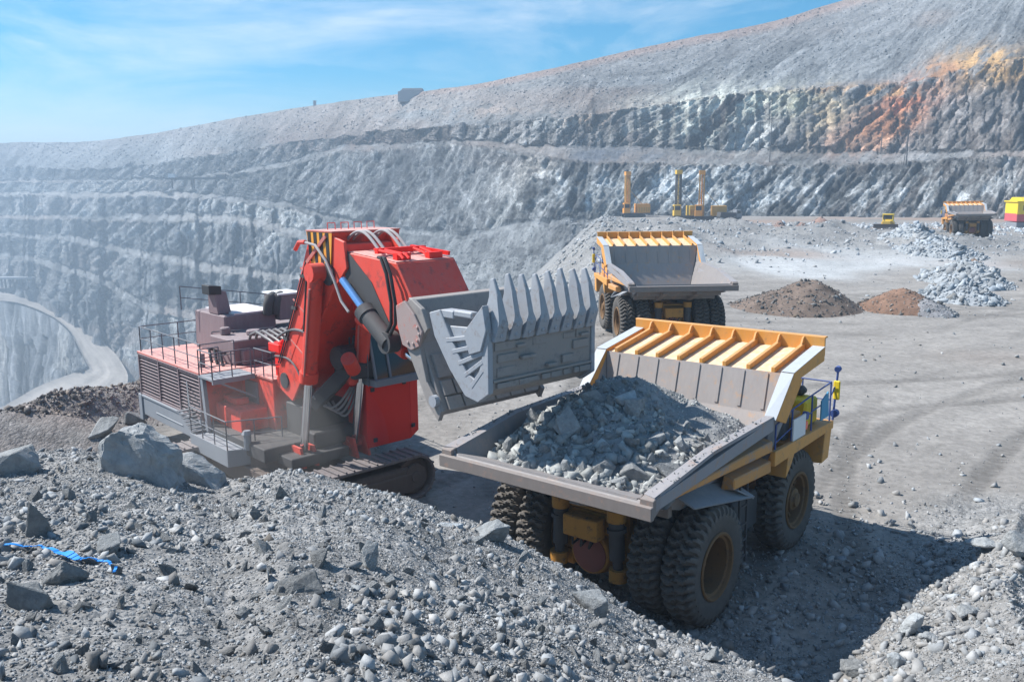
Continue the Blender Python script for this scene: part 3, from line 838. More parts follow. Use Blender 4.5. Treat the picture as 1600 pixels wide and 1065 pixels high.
def make_wheel(parent, loc, side, kind):
    """wheel hub with tyre and rim as its pieces; side +1 faces right"""
    hub = MB()
    if kind == 'front':
        hub.lathe_x([(.05, .52), (.12, .5), (.14, .36), (.30, .33), (.34, .22), (.40, .20), (.42, .02)], n=24)
        for k in range(14):
            a = 2 * math.pi * k / 14; hub.cyl((.10, .44 * math.cos(a), .44 * math.sin(a)), (.17, .44 * math.cos(a), .44 * math.sin(a)), .032, n=6)
    else:
        hub.lathe_x([(-.24, .62), (-.20, .60), (-.18, .34), (-.06, .31), (-.03, .2), (-.01, .02)], n=24)
        for k in range(12):
            a = 2 * math.pi * k / 12; hub.cyl((-.21, .47 * math.cos(a), .47 * math.sin(a)), (-.13, .47 * math.cos(a), .47 * math.sin(a)), .04, n=6)
        hub.beam((-.05, .1, .1), (-.12, .45, .35), .05, .05)
    w = hub.build('wheel', M['rim'], parent, smooth=True); w.location = loc
    if side < 0: w.rotation_euler = (0, 0, math.pi)
    t = bpy.data.objects.new('tyre', TYRE); COL.objects.link(t); t.parent = w; t.rotation_euler = (random.uniform(0, 6), 0, 0)
    r = MB(); r.lathe_x([(.40, .86), (.425, .83), (.41, .78), (.33, .76), (.30, .70), (-.0, .68), (-.26, .66), (-.30, .70), (-.38, .78), (-.40, .86), (-.36, .86), (-.28, .76), (.0, .73), (.30, .78), (.38, .86)], n=40, closed=True)
    if kind == 'front':
        for k in range(10):
            a = 2 * math.pi * k / 10; r.beam((.06, .40 * math.cos(a), .40 * math.sin(a)), (.10, .71 * math.cos(a), .71 * math.sin(a)), .09, .05, (1, 0, 0))
        r.lathe_x([(.02, .71), (.06, .5), (.04, .4)], n=30)
    else:
        r.lathe_x([(-.26, .68), (-.24, .5), (-.26, .4)], n=30)
    r.build('rim', M['rim'], w, smooth=True)
    return w


def quadgrid(mb, a, b, c, d): mb.add([a, b, c, d], [(0, 1, 2, 3)])


def make_truck():
    T = empty('haul_truck', (0, 0, 0))
    # ---------------- wheels
    for s in (-1, 1):
        make_wheel(T, (s * 2.68, 0, WR), s, 'rear'); make_wheel(T, (s * 1.74, 0, WR), s, 'rear'); make_wheel(T, (s * 2.5, 5.58, WR), s, 'front')
    # ---------------- chassis
    b = MB()
    for s in (-1, 1):
        b.prism_x([(-.7, 1.85), (7.2, 1.35), (7.2, 1.95), (2.5, 2.25), (-.2, 2.55), (-.7, 2.55)], s * .62, s * .98)
    b.bb(-.52, .52, -1.5, -1.1, 1.95, 2.5).bb(-.95, .95, 2.6, 3.0, 1.55, 2.15).bb(-1.6, 1.6, 6.7, 7.3, .95, 1.5)
    b.bb(-1.5, 1.5, 5.2, 5.9, 1.3, 1.75)
    b.build('chassis', M['axle'], T, .03)
    b = MB(); b.lathe_x([(-1.35, .55), (-1.2, .72), (-.6, .86), (.6, .86), (1.2, .72), (1.35, .55)], (0, 0, WR), 28)
    ax = b.build('axle_housing', M['axle'], T, smooth=True)
    b = MB(); b.cyl((0, -.7, 1.42), (0, -1.02, 1.42), .66, .58, 24); b.bb(-.62, .62, -.95, -.55, 1.95, 2.5).bb(-1.05, -.62, -.85, -.4, .85, 1.25).bb(.62, 1.05, -.85, -.4, .85, 1.25)
    b.beam((-.55, -1.0, 2.3), (.35, -1.05, 2.05), .07, .07).beam((-.6, -1.0, 2.62), (.6, -1.0, 2.62), .1, .1).bb(-.3, .25, -1.25, -.9, 2.0, 2.35)
    b.build('axle_cover', M['axle'], ax, .025)
    b = MB(); b.lathe_x([(0, .5), (.02, .5), (.05, .36), (.05, .02)], n=26)
    v = b.build('cover_plate', flat('rusty_pink_cover', (.22, .075, .06), .75), ax, smooth=True); v.rotation_euler = (0, 0, -math.pi / 2); v.location = (0, -1.03, 1.40)
    for s in (-1, 1):
        b = MB(); b.cyl((s * .93, -1.1, 1.1), (s * .88, -1.1, 1.55), .13, n=14); b.cyl((s * .88, -1.1, 1.5), (s * .84, -1.1, 2.75), .2, n=16).cyl((s * .87, -1.1, 2.22), (s * .86, -1.1, 2.32), .25, n=16)
        su = b.build('suspension_strut', M['dark'], T, smooth=True)
        for z0, z1, xx in ((.95, 1.26, .925), (2.5, 2.8, .85)):
            b = MB(); b.cyl((s * xx, -1.1, z0), (s * xx, -1.1, z1), .245, n=16); b.build('bracket', M['axle'], su, smooth=True)
        b = MB(); b.cyl((s * 1.2, 3.9, 1.5), (s * 1.15, 2.2, 2.6), .17, n=14).cyl((s * 1.15, 2.2, 2.6), (s * 1.13, 1.7, 2.95), .11, n=12)
        b.build('hoist_cylinder', M['dark'], T, smooth=True)
    b = MB(); b.bb(1.1, 2.35, 2.35, 4.0, 1.15, 2.2); b.build('fuel_tank', M['dark'], T, .08)
    b = MB(); b.bb(-2.35, -1.1, 2.35, 4.0, 1.15, 2.2); b.build('hydraulic_tank', M['dark'], T, .08)
    b = MB()
    for z in (1.0, 1.45, 1.9, 2.4): b.beam((2.8, 1.75, z), (2.8, 2.2, z), .05, .05)
    b.beam((2.8, 1.75, .8), (2.8, 1.75, 3.1), .05, .05).beam((2.8, 2.2, .8), (2.8, 2.2, 3.1), .05, .05)
    b.build('ladder', M['dark'], T)
    # ---------------- dump body: floor, walls, headboard
    fl = [(2.12, 3.12, 2.72), (2.30, -.6, 3.12), (2.62, -3.12, 3.98)]      # right edge of the floor
    rl = [(2.86, 3.15, 4.64), (2.82, -.4, 4.56), (2.74, -3.0, 4.20)]       # inner top of the right rail
    ro = [(3.09, 3.05, 4.64), (3.09, -.4, 4.56), (3.07, -3.12, 4.21)]
    pk = (2.66, 3.92, 4.46)                                               # where plate, headboard and wall meet
    cr = (2.86, 4.21, 5.57)                                               # rear end of the canopy
    mir = lambda p: (-p[0], p[1], p[2])
    b = MB()
    b.plate([mir(fl[0]), fl[0], fl[1], mir(fl[1])], .12).plate([mir(fl[1]), fl[1], fl[2], mir(fl[2])], .12)
    b.plate([mir(fl[2]), fl[2], (3.06, -3.14, 4.0), (-3.06, -3.14, 4.0)], .1)
    for m_ in (lambda p: p, mir):
        b.add([m_(p) for p in (fl[0], fl[1], rl[1], rl[0])], [(0, 1, 2, 3)]); b.add([m_(p) for p in (fl[1], fl[2], rl[2], rl[1])], [(0, 1, 2, 3)])
        b.add([m_(p) for p in (fl[0], rl[0], pk)], [(0, 1, 2)])
        b.add([m_(p) for p in (rl[0], (2.9, 3.3, 4.7), cr, pk)], [(0, 1, 2, 3)])
    body = b.build('dump_body', M['bodysteel'], T)
    b = MB(); b.plate([mir(fl[0]), mir(pk), pk, fl[0]], .1); b.build('floor_plate', M['headboard'], body)
    b = MB(); b.plate([mir(pk), mir(cr), cr, pk], .1)
    for k in range(8):
        x = -2.42 + 4.84 * k / 7
        b.beam((x, 3.90, 4.56), (x, 4.157, 5.54), .10, .17, (0, -1, .26)); b.beam((x + .24, 3.92, 4.56), (x + .24, 4.177, 5.54), .07, .12, (0, -1, .26))  # ribs added so their shadows draw the dark stripes on the headboard
    b.build('headboard', M['headboard'], body)
    for m_ in (lambda p: p, mir):   # outer shell of each side, rail and ribs
        b = MB()
        b.plate([m_(p) for p in (rl[0], rl[1], ro[1], ro[0])], .09, (0, 0, 1)); b.plate([m_(p) for p in (rl[1], rl[2], ro[2], ro[1])], .09, (0, 0, 1))
        b.hexa([m_(p) for p in ((2.78, 3.05, 4.26), (3.10, 3.05, 4.26), (3.10, -3.10, 3.9), (2.70, -3.10, 3.9), (2.90, 3.05, 4.60), (3.10, 3.05, 4.60), (3.10, -3.10, 4.16), (2.76, -3.10, 4.16))])
        b.add([m_(p) for p in ((2.70, 3.0, 4.3), (2.70, -3.0, 3.98), (2.5, -2.9, 3.8), (2.32, -.6, 2.98), (2.2, 3.0, 2.58))], [(0, 1, 2, 3, 4)])
        b.add([m_(p) for p in (pk, cr, (3.0, 4.6, 5.3), (2.9, 4.2, 4.2), (2.7, 3.4, 2.9), (2.2, 3.3, 2.7))], [(0, 1, 2, 3, 4, 5)])
        b.build('side_wall', M['bodygrey'], body)
    for sname, m_ in (('r', lambda p: p), ('l', mir)):
        b = MB()
        b.hexa([m_(p) for p in ((2.72, 3.2, 3.55), (3.04, 3.2, 3.62), (3.06, -2.2, 3.90), (2.86, -2.2, 3.86), (2.76, 3.2, 3.98), (3.04, 3.2, 3.92), (3.06, -2.2, 4.02), (2.88, -2.2, 4.03))])
        b.hexa([m_(p) for p in ((2.5, 3.25, 2.95), (3.0, 3.25, 3.02), (2.98, 1.0, 3.16), (2.6, 1.0, 3.1), (2.6, 3.25, 3.42), (3.0, 3.25, 3.34), (2.98, 1.0, 3.44), (2.68, 1.0, 3.5))])
        b.build('side_rib', M['bodyout'], body, .03)
        b = MB(); b.plate([m_(p) for p in ((2.42, 1.9, 3.05), (3.04, 2.1, 2.66), (3.04, -1.25, 3.36), (2.45, -1.3, 3.62))], .04); b.plate([m_(p) for p in ((2.5, 1.2, 3.16), (3.0, 1.2, 3.12), (3.04, 2.1, 2.66), (2.42, 2.0, 2.95))], .04)
        b.build('mudguard', M['greysteel'], body)
        # sloping post beside the headboard and the edge box of the canopy
        b = MB()
        b.hexa([m_(p) for p in ((2.84, 3.02, 4.60), (3.16, 3.02, 4.55), (3.16, 3.75, 4.30), (2.84, 3.75, 4.35), (2.86, 4.05, 5.62), (3.20, 4.05, 5.62), (3.20, 4.75, 5.35), (2.86, 4.75, 5.4))])
        b.hexa([m_(p) for p in ((2.86, 4.05, 5.36), (3.20, 4.05, 5.36), (3.20, 6.38, 5.60), (2.86, 6.38, 5.60), (2.86, 4.05, 5.66), (3.20, 4.05, 5.66), (3.20, 6.38, 6.04), (2.86, 6.38, 6.04))])
        b.build('canopy_post', M['yellow'], body, .02)
        b = MB(); b.plate([m_(p) for p in ((2.85, 4.04, 5.668), (2.85, 6.36, 6.048), (3.21, 6.36, 6.048), (3.21, 4.04, 5.668))], .012, (0, 0, 1)); b.plate([m_(p) for p in ((2.845, 3.005, 4.61), (2.845, 4.035, 5.64), (3.2, 4.035, 5.64), (3.165, 3.005, 4.56))], .012, (0, -.7, .7))
        b.build('sky_dust_skin', M['skydust_panel'], body)  # thin pale skin: dust plus the sky's reflection put into its colour
    b = MB(); b.plate([(-3.1, -3.16, 4.03), (3.1, -3.16, 4.03), (3.1, -3.16, 3.72), (-3.1, -3.16, 3.72)], .14)
    for s in (-1, 1): b.hexa([(s * 2.72, -3.2, 3.74), (s * 3.1, -3.2, 3.74), (s * 3.1, -2.9, 3.9), (s * 2.72, -2.9, 3.9), (s * 2.76, -3.2, 4.16), (s * 3.1, -3.2, 4.16), (s * 3.1, -2.9, 4.22), (s * 2.76, -2.9, 4.22)])
    for s in (-1, 1): b.beam((s * .95, -3.0, 3.72), (s * .9, -.2, 2.75), .3, .35)
    b.plate([(-2.5, -3.0, 3.75), (2.5, -3.0, 3.75), (2.2, -.6, 2.95), (-2.2, -.6, 2.95)], .06, (0, 0, -1))
    for y, z in ((-2.3, 3.48), (-1.2, 3.12), (0.3, 2.82), (1.8, 2.62)): b.beam((-2.4, y, z), (2.4, y, z), .18, .26)
    b.build('tail_edge', paint('rusty_tail_edge', (.20, .17, .155), (.33, .30, .285), .6, .6, wear=(.30, .19, .14), scale=1.6), body, .015)
    # ---------------- canopy over the cab
    b = MB(); b.plate([(-2.9, 4.19, 5.57), (2.9, 4.19, 5.57), (2.9, 6.42, 5.93), (-2.9, 6.42, 5.93)], .08)
    can = b.build('canopy', paint('dust_covered_canopy', (.72, .36, .06), (.70, .62, .52), .95, .5, wear=(.5, .33, .2), scale=1.2), body)
    b = MB(); b.plate([(-3.16, 6.40, 6.32), (3.2, 6.40, 6.32), (3.2, 6.40, 5.75), (-3.16, 6.40, 5.75)], .07)
    b.beam((-3.18, 6.42, 6.31), (3.22, 6.42, 6.31), .16, .05)
    b.build('front_upstand', M['yellow'], can, .01)
    for k in range(8):
        x = -2.52 + 5.1 * k / 7; b = MB()
        b.hexa([(x - .055, 4.12, 5.575), (x + .055, 4.12, 5.575), (x + .055, 6.34, 5.92), (x - .055, 6.34, 5.92), (x - .055, 4.12, 5.73), (x + .055, 4.12, 5.73), (x + .055, 6.34, 6.10), (x - .055, 6.34, 6.10)])
        b.hexa([(x - .03, 6.1, 6.05), (x + .03, 6.1, 6.05), (x + .03, 6.36, 6.05), (x - .03, 6.36, 6.05), (x - .03, 6.24, 6.27), (x + .03, 6.24, 6.27), (x + .03, 6.36, 6.3), (x - .03, 6.36, 6.3)])
        b.build('rib', M['yellow'], can, .008)
    # ---------------- deck, cab, bonnet, rails
    b = MB(); b.bb(-3.05, 3.05, 4.55, 7.75, 3.36, 3.50); b.bb(-1.3, 1.3, 4.0, 4.6, 2.5, 3.45)
    b.prism_x([(4.2, 2.6), (4.35, 3.36), (4.9, 3.36), (4.55, 2.9)], 1.8, 3.05); b.prism_x([(4.2, 2.6), (4.35, 3.36), (4.9, 3.36), (4.55, 2.9)], -3.05, -1.8)
    b.hexa([(2.95, 3.25, 3.2), (3.1, 3.25, 3.2), (3.1, 7.75, 3.25), (2.95, 7.75, 3.25), (2.95, 3.25, 3.62), (3.1, 3.25, 3.62), (3.1, 7.75, 3.5), (2.95, 7.75, 3.5)])
    b.hexa([(-3.1, 3.25, 3.2), (-2.95, 3.25, 3.2), (-2.95, 7.75, 3.25), (-3.1, 7.75, 3.25), (-3.1, 3.25, 3.62), (-2.95, 3.25, 3.62), (-2.95, 7.75, 3.5), (-3.1, 7.75, 3.5)])
    b.build('deck', M['yellow'], T, .015)
    for s in (-1, 1):
        b = MB(); b.hexa([(s * 1.7, 7.0, 2.2), (s * 3.06, 7.0, 2.3), (s * 3.06, 7.55, 2.35), (s * 1.7, 7.55, 2.3), (s * 1.7, 7.2, 3.36), (s * 3.06, 7.2, 3.36), (s * 3.06, 7.75, 3.36), (s * 1.7, 7.75, 3.36)])
        b.build('fender', M['yellow'], T, .02)
    b = MB(); b.bb(-1.0, 1.0, 6.2, 7.9, 1.4, 3.36); b.build('radiator_housing', M['yellow'], T, .05)
    b = MB(); b.bb(-2.75, -.75, 4.75, 6.9, 3.51, 5.25); cab = b.build('cab', M['yellow'], T, .06)
    b = MB(); b.bb(-2.77, -.73, 5.0, 6.7, 4.25, 5.0).bb(-2.5, -.95, 6.88, 6.93, 4.2, 5.05); b.build('cab_window', M['glass'], cab)
    b = MB(); b.bb(1.35, 2.75, 6.3, 7.3, 3.505, 4.32); bx = b.build('bonnet_box', M['bright_yellow'], T, .07)
    cu = bpy.data.curves.new('fleet_number', 'FONT'); cu.body = '40'; cu.size = .46; cu.extrude = .004; cu.align_x = 'CENTER'
    tx = bpy.data.objects.new('fleet_number', cu); COL.objects.link(tx); cu.materials.append(M['black'])
    dg = bpy.context.evaluated_depsgraph_get(); me = bpy.data.meshes.new_from_object(tx.evaluated_get(dg)); bpy.data.objects.remove(tx)
    tx = bpy.data.objects.new('fleet_number', me); COL.objects.link(tx); tx.parent = bx; tx.location = (1.75, 6.34, 4.327)
    b = MB(); b.bb(1.75, 2.75, 5.15, 5.95, 3.505, 4.15); b.build('air_tank_box', M['yellow'], T, .05)
    b = MB(); b.bb(1.55, 2.45, 6.9, 7.25, 4.33, 4.62); b.build('air_cleaner', M['dark'], T, .1)
    b = MB(); b.bb(2.2, 2.75, 4.75, 5.05, 3.505, 4.45).cyl((2.5, 4.9, 4.4), (2.5, 4.9, 4.6), .12); b.build('control_box', M['greysteel'], T, .03)
    b = MB(); b.cyl((2.96, 5.62, 3.82), (3.04, 5.62, 3.82), .13, n=16); b.build('tail_lamp', M['lens'], T, smooth=True)
    b = MB(); b.cyl((2.9, 5.72, 4.08), (3.03, 5.72, 4.08), .12, n=16); b.build('beacon', M['blue'], T, smooth=True)
    b = MB(); b.bb(3.02, 3.06, 4.58, 5.5, 3.58, 4.2); b.build('number_plate', M['white'], T)
    b = MB(); b.hexa([(3.02, 6.75, 3.7), (3.06, 6.75, 3.7), (3.06, 7.4, 3.72), (3.02, 7.4, 3.72), (3.02, 6.75, 4.3), (3.06, 6.75, 4.3), (3.06, 7.3, 4.5), (3.02, 7.3, 4.5)])
    b.build('side_board', M['bluepanel'], T)
    for s in (-1, 1):
        b = MB(); xs = s * 3.0
        top = [(xs, 3.45, 4.3), (xs, 4.6, 4.5), (xs, 6.1, 4.62), (xs, 7.65, 4.72)]
        for p, q in zip(top[:-1], top[1:]): b.cyl(p, q, .024, n=6); b.cyl((p[0], p[1], p[2] - .5), (q[0], q[1], q[2] - .52), .02, n=6)
        for p in top: b.cyl((p[0], p[1], 3.3), p, .028, n=6)
        b.cyl((s * 1.2, 7.7, 4.72), (xs, 7.68, 4.72), .024, n=6)
        for x in (1.2, 2.1): b.cyl((s * x, 7.7, 3.5), (s * x, 7.7, 4.72), .026, n=6)
        b.cyl((s * 1.2, 7.7, 4.15), (xs, 7.68, 4.15), .018, n=6)
        b.build('handrail', M['blue'], T)
        b = MB(); b.cyl((s * 3.05, 7.8, 3.5), (s * 3.12, 7.85, 5.05), .035, n=8).beam((s * 3.0, 7.7, 4.3), (s * 3.12, 7.86, 4.75), .03, .03)
        mp = b.build('mirror_post', M['blue'], T)
        b = MB(); b.bb(s * 3.02, s * 3.22, 7.78, 7.86, 4.15, 4.75); b.build('mirror', M['bright_yellow'], mp, .03)
        b = MB(); b.cyl((s * 3.12, 7.78, 5.1), (s * 3.12, 7.9, 5.12), .095, n=14); b.build('work_lamp', M['blue'], mp, smooth=True)
        b = MB(); b.cyl((s * 3.1, 7.72, 3.72), (s * 3.1, 7.9, 3.72), .12, n=14); b.build('headlight', M['blue'], T, smooth=True)
    b = MB()
    for k in range(3): b.tube([(.3 - .3 * k, -1.3, 2.3), (.35 - .3 * k, -1.45, 2.0), (.2 - .25 * k, -1.35, 1.7), (.1 - .2 * k, -1.0, 1.75)], .035, 6)
    b.build('hydraulic_hose', M['black'], T, smooth=True)
    return T


truck = make_truck()
truck.location = (2.614, 21.478, 0); truck.rotation_euler = (R(.05), R(-.26), -R(39.5))
tag(truck, 'nearest yellow haul truck, its bed heaped with grey rock, beside the red shovel', 'dump truck', 'yellow haul trucks in the pit')
t2 = copy_tree(truck); t2.location = (9.298, 50.389, Hs(9.3, 51) + .02); t2.rotation_euler = (R(1.3), R(.15), R(4.57))
t2['label'] = 'empty yellow haul truck waiting behind the shovel bucket, seen from its tail'
t3 = copy_tree(truck); t3.location = (78.69, 146.89, Hs(79.3, 149) + .02); t3.rotation_euler = (R(-2.0), R(-.8), -R(15.1))
t3['label'] = 'small distant haul truck parked by the pale windrow near the pit wall'
for t, hide in ((t2, 1), (t3, 1)):
    for o in list(t.children_recursive):
        if o.name.startswith(('fleet_number',)): bpy.data.objects.remove(o)


# ---- the heap of rock in the near truck's bed
def stone_cols0(n):
    g = rng.uniform(.2, .36, n); return np.stack([g * .97, g, g], -1)


def build_load():
    Mx = truck.matrix_basis.copy(); Mx = Matrix.LocRotScale(truck.location, truck.rotation_euler, None)
    A = np.array(Mx)
    floor = lambda y: np.interp(y, [-3.12, -.6, 3.12, 3.95], [3.98, 3.12, 2.72, 4.4])
    def hz(x, y):
        px_, py_ = -.55, 1.35
        d = np.hypot((x - px_) / 1.15, (y - py_) / (1.28))
        d2 = np.hypot((x - 1.2) / 1.0, (y - 2.2) / 1.2)
        z = np.maximum(5.72 - .64 * d, 4.95 - .55 * d2)
        z = z - .12 * np.exp(-(d / .3) ** 2) + .16 * fbm(x * 1.4, y * 1.4, None, 4, 501)
        lim = floor(y) + .02 + 2.2 * np.clip(y + 2.75, 0, 9) ** 1.0 * .55
        return np.minimum(z, np.where(y < 0, lim + .3 * fbm(x * 1.3, y * 1.3, None, 3, 511), 99))
    xs = np.linspace(-2.62, 2.62, 90); ys = np.linspace(-2.75, 3.9, 110)
    Yg, Xg = np.meshgrid(ys, xs, indexing='ij')
    Xg = np.clip(Xg, -1, 1) * 0 + Xg
    Z = np.maximum(hz(Xg, Yg), floor(Yg) - .1)
    wallx = np.interp(Yg, [-3, 3.1, 3.9], [2.62, 2.5, 2.6]); Xl = np.clip(Xg, -wallx, wallx)
    P = np.stack([Xl, Yg, Z], -1); Pw = P @ A[:3, :3].T + A[:3, 3]
    c = np.array((.24, .24, .24)) * (1 + .3 * fbm(Xg * 3, Yg * 3, None, 3, 521))[..., None]
    o = grid_mesh('rock_load', Pw, c, M['stone'], False); tag(o, 'grey broken rock heaped in the bed of the nearest truck', 'rubble', kind='stuff')
    n = 5200
    x = rng.uniform(-2.5, 2.5, n); y = rng.uniform(-2.7, 3.5, n); z = hz(x, y); ok = z > floor(y) + .0
    x, y, z = x[ok], y[ok], z[ok]
    big = sstep(1.6, -.6, y)
    s = .03 + (.022 + .085 * big) * rng.pareto(2.4, len(x)).clip(0, 2.8)
    p = np.stack([x, y, z - s * .1], -1) @ A[:3, :3].T + A[:3, 3]
    g = rng.uniform(.22, .44, len(x)); c = np.stack([g * .97, g, g * .98], -1)
    scatter('rubble', p, s, c, M['stone'], 'small broken stones covering the load of the nearest truck')
    # spill lying on the tail lip and the rails
    n = 420; x = rng.uniform(-2.9, 2.9, n); y = np.where(rng.uniform(0, 1, n) < .6, rng.uniform(-3.1, -2.3, n), rng.uniform(-3, 3, n)); rail = np.abs(x) > 2.8
    x = np.where((~rail) & (y > -2.3), np.sign(x) * rng.uniform(2.86, 3.06, n), x); rail = np.abs(x) > 2.8; z = np.where(rail & (y > -2.9), np.interp(y, [-3.1, -.4, 3.1], [4.2, 4.56, 4.64]), np.interp(y, [-3.12, -.6], [4.0, 3.12]))
    p = np.stack([x, y, z + .015], -1) @ A[:3, :3].T + A[:3, 3]
    scatter('rubble', p, .018 + .02 * rng.pareto(2.2, n).clip(0, 4), stone_cols0(n), M['stone'], 'spilled stones on the tail lip and rails of the nearest truck bed')
    k = 0; tries = 0
    r2 = random.Random(5); placed = []
    while k < 95 and tries < 9000:
        tries += 1
        x_, y_ = r2.uniform(-2.3, 2.25), r2.uniform(-2.5, 1.3)
        z_ = float(hz(np.array([x_]), np.array([y_]))[0]); 
        if z_ < float(floor(y_)) + .0: continue
        s_ = r2.choice((.2, .27, .34, .44, .56)) * r2.uniform(.85, 1.1) if y_ < .4 else r2.uniform(.10, .22)
        if any(math.hypot(x_ - a, y_ - b_) < (s_ + c_) * .62 for a, b_, c_ in placed): continue
        placed.append((x_, y_, s_)); k += 1
        w = A[:3, :3] @ np.array((x_, y_, z_ + s_ * .12)) + A[:3, 3]
        rock(ROCKS[r2.randrange(18)], w, s_, (r2.uniform(0, 6), r2.uniform(0, 6), r2.uniform(0, 6)), M['boulder'],
             label='angular grey rock lying on the load in the nearest truck bed', group='rocks on the load of the nearest truck')
    w = A[:3, :3] @ np.array((.12, .45, 5.12)) + A[:3, 3]
    rock(boulder_mesh(77, (1, .75, .9), 3, .03, 10), w, .50, (.5, .35, .9), M['paleboulder'], 'boulder', 'biggest pale block near the top of the nearest truck load', 'boulder')
    w = A[:3, :3] @ np.array((-1.35, -.5, 4.42)) + A[:3, 3]
    rock(boulder_mesh(78, (1, .6, .45), 3, .03, 11), w, .62, (.2, -.35, .6), M['boulder'], 'boulder', 'long flat grey block leaning on the left side of the truck load', 'boulder')


build_load()
# ================================================================== FACE SHOVEL (x to its right, y forward, z up)
SH = R(137)
SO = (-8.3, 31.5, 0.0)


def rails(mb, pts, h=1.05, r=.024, mid=True, base=0.0, step=1.3):
    """posts and two rails along a line of deck points"""
    for a, b in zip(pts[:-1], pts[1:]):
        a, b = Vector(a), Vector(b); n = max(1, round((b - a).length / step)); u = Vector((0, 0, h))
        mb.cyl(a + u, b + u, r, n=6)
        if mid: mb.cyl(a + u * .52, b + u * .52, r * .8, n=6)
        for k in range(n + 1):
            p = a.lerp(b, k / n); mb.cyl(p + Vector((0, 0, base)), p + u, r, n=6)


def arc(a, b, lift, n=14, side=(0, 0, 1)):
    a, b, s = Vector(a), Vector(b), Vector(side)
    return [a.lerp(b, k / n) + s * (lift * math.sin(math.pi * k / n)) for k in range(n + 1)]


def make_shovel():
    S = empty('excavator', SO, -SH, 'red mining face shovel with its toothed grey bucket raised over the nearest truck', 'excavator')
    # ---------------- crawler tracks (turned square to the upper works)
    for yc in (5.15, -1.2):
        x0, x1, rr, wd = -1.5, 4.6, .74, 1.05
        loop = []
        n = 0; L = 2 * (x1 - x0) + 2 * math.pi * rr; N_ = 56
        for k in range(N_):
            s = L * k / N_
            if s < x1 - x0: p = (x0 + s, rr * 2); a = 0
            elif s < x1 - x0 + math.pi * rr:
                t = (s - (x1 - x0)) / rr; p = (x1 + rr * math.sin(t), rr + rr * math.cos(t)); a = -t
            elif s < 2 * (x1 - x0) + math.pi * rr: p = (x1 - (s - (x1 - x0) - math.pi * rr), 0); a = math.pi
            else:
                t = (s - 2 * (x1 - x0) - math.pi * rr) / rr; p = (x0 - rr * math.sin(t), rr - rr * math.cos(t)); a = math.pi - t
            loop.append((p, a))
        b = MB()
        for (x, z), a in loop:
            rot = Matrix.Rotation(-a, 3, 'Y'); c = Vector((x, yc, z + .06))
            b.box(c, (.30, wd, .10), rot); b.box(c + rot @ Vector((.10, 0, .07)), (.06, wd * .98, .09), rot); b.box(c + rot @ Vector((0, 0, -.09)), (.2, .34, .12), rot)
        tr = b.build('crawler_track', M['track'], S, .012)
        b = MB(); b.prism_x([(yc - .40, .34), (yc + .40, .34), (yc + .40, 1.12), (yc + .30, 1.22), (yc - .30, 1.22), (yc - .40, 1.12)], x0 + .25, x1 - .25)
        b.prism_x([(yc + .40, .30), (yc + .46, .30), (yc + .46, .95), (yc + .40, 1.0)], x0 + .1, x1 - .1)
        b.build('track_frame', M['trackdark'], tr, .03)
        for x in (x0, x1):
            b = MB(); b.cyl((x, yc - .3, .80), (x, yc + .3, .80), .66, n=26); b.cyl((x, yc + .3, .80), (x, yc + .44, .80), .46, n=24); b.cyl((x, yc + .44, .80), (x, yc + .5, .80), .2, n=16)
            b.build('idler_wheel', M['trackdark'], tr, .02)
        b = MB()
        for k in range(8):
            x = x0 + .75 + (x1 - x0 - 1.5) * k / 7; b.cyl((x, yc - .3, .27), (x, yc + .42, .27), .17, n=14)
        b.build('rollers', M['trackdark'], tr, .01)
    b = MB(); b.bb(.2, 3.0, -.9, 4.8, .65, 1.35).cyl((1.2, 2.0, 1.2), (1.2, 2.0, 1.75), 1.6, n=36)
    b.build('undercarriage', M['trackdark'], S, .03)
    # ---------------- deck frame and counterweight skirts
    b = MB(); b.bb(-2.9, 2.9, -7.5, 3.2, 1.72, 2.2).bb(.2, 2.4, 2.6, 4.1, 1.6, 1.95)
    b.build('main_frame', M['dark'], S, .03)
    b = MB(); b.plate([(3.02, -7.62, 1.45), (3.02, -1.3, 1.45), (3.02, -1.3, 2.28), (3.02, -7.62, 2.28)], .1)
    b.bb(2.9, 3.08, -7.66, -7.3, 1.2, 2.3).bb(2.96, 3.06, -7.6, -1.3, 2.2, 2.3).bb(-2.9, 3.0, -7.75, -7.5, 1.3, 2.3).bb(3.0, 3.05, -5.9, -3.2, 1.75, 1.80)
    b.build('counterweight', M['greysteel'], S, .02)
    b = MB(); b.plate([(3.52, -1.35, 1.38), (3.52, 1.72, 1.38), (3.52, 1.72, 1.98), (3.52, -1.35, 1.98)], .08); b.plate([(3.52, 1.72, 1.38), (1.7, 2.2, 1.38), (1.7, 2.2, 1.9), (3.52, 1.72, 1.98)], .08)
    b.bb(2.4, 3.5, -1.3, 1.7, 1.88, 1.95)
    b.build('walkway', M['greysteel'], S, .01)
    # ---------------- radiator block with louvres
    b = MB(); b.bb(-.4, 2.86, -7.55, -1.36, 2.2, 4.02); blk = b.build('radiator_block', M['red'], S, .03)
    b = MB(); b.bb(-.45, 2.98, -7.66, -1.3, 4.02, 4.10); b.build('deck_plate', M['redtop'], blk, .01)
    b = MB(); b.plate([(2.872, -7.4, 2.4), (2.872, -1.6, 2.4), (2.872, -1.6, 3.95), (2.872, -7.4, 3.95)], .01); b.build('intake_panel', M['black'], blk)
    b = MB()
    for k in range(12):
        z = 2.45 + 1.46 * k / 11; b.hexa([(2.88, -7.5, z - .018), (2.97, -7.5, z - .03), (2.97, -1.5, z - .03), (2.88, -1.5, z - .018), (2.88, -7.5, z + .012), (2.97, -7.5, z), (2.97, -1.5, z), (2.88, -1.5, z + .012)])
    for y in (-7.52, -5.4, -3.4, -1.46): b.bb(2.86, 3.0, y - .04, y + .04, 2.3, 4.02)
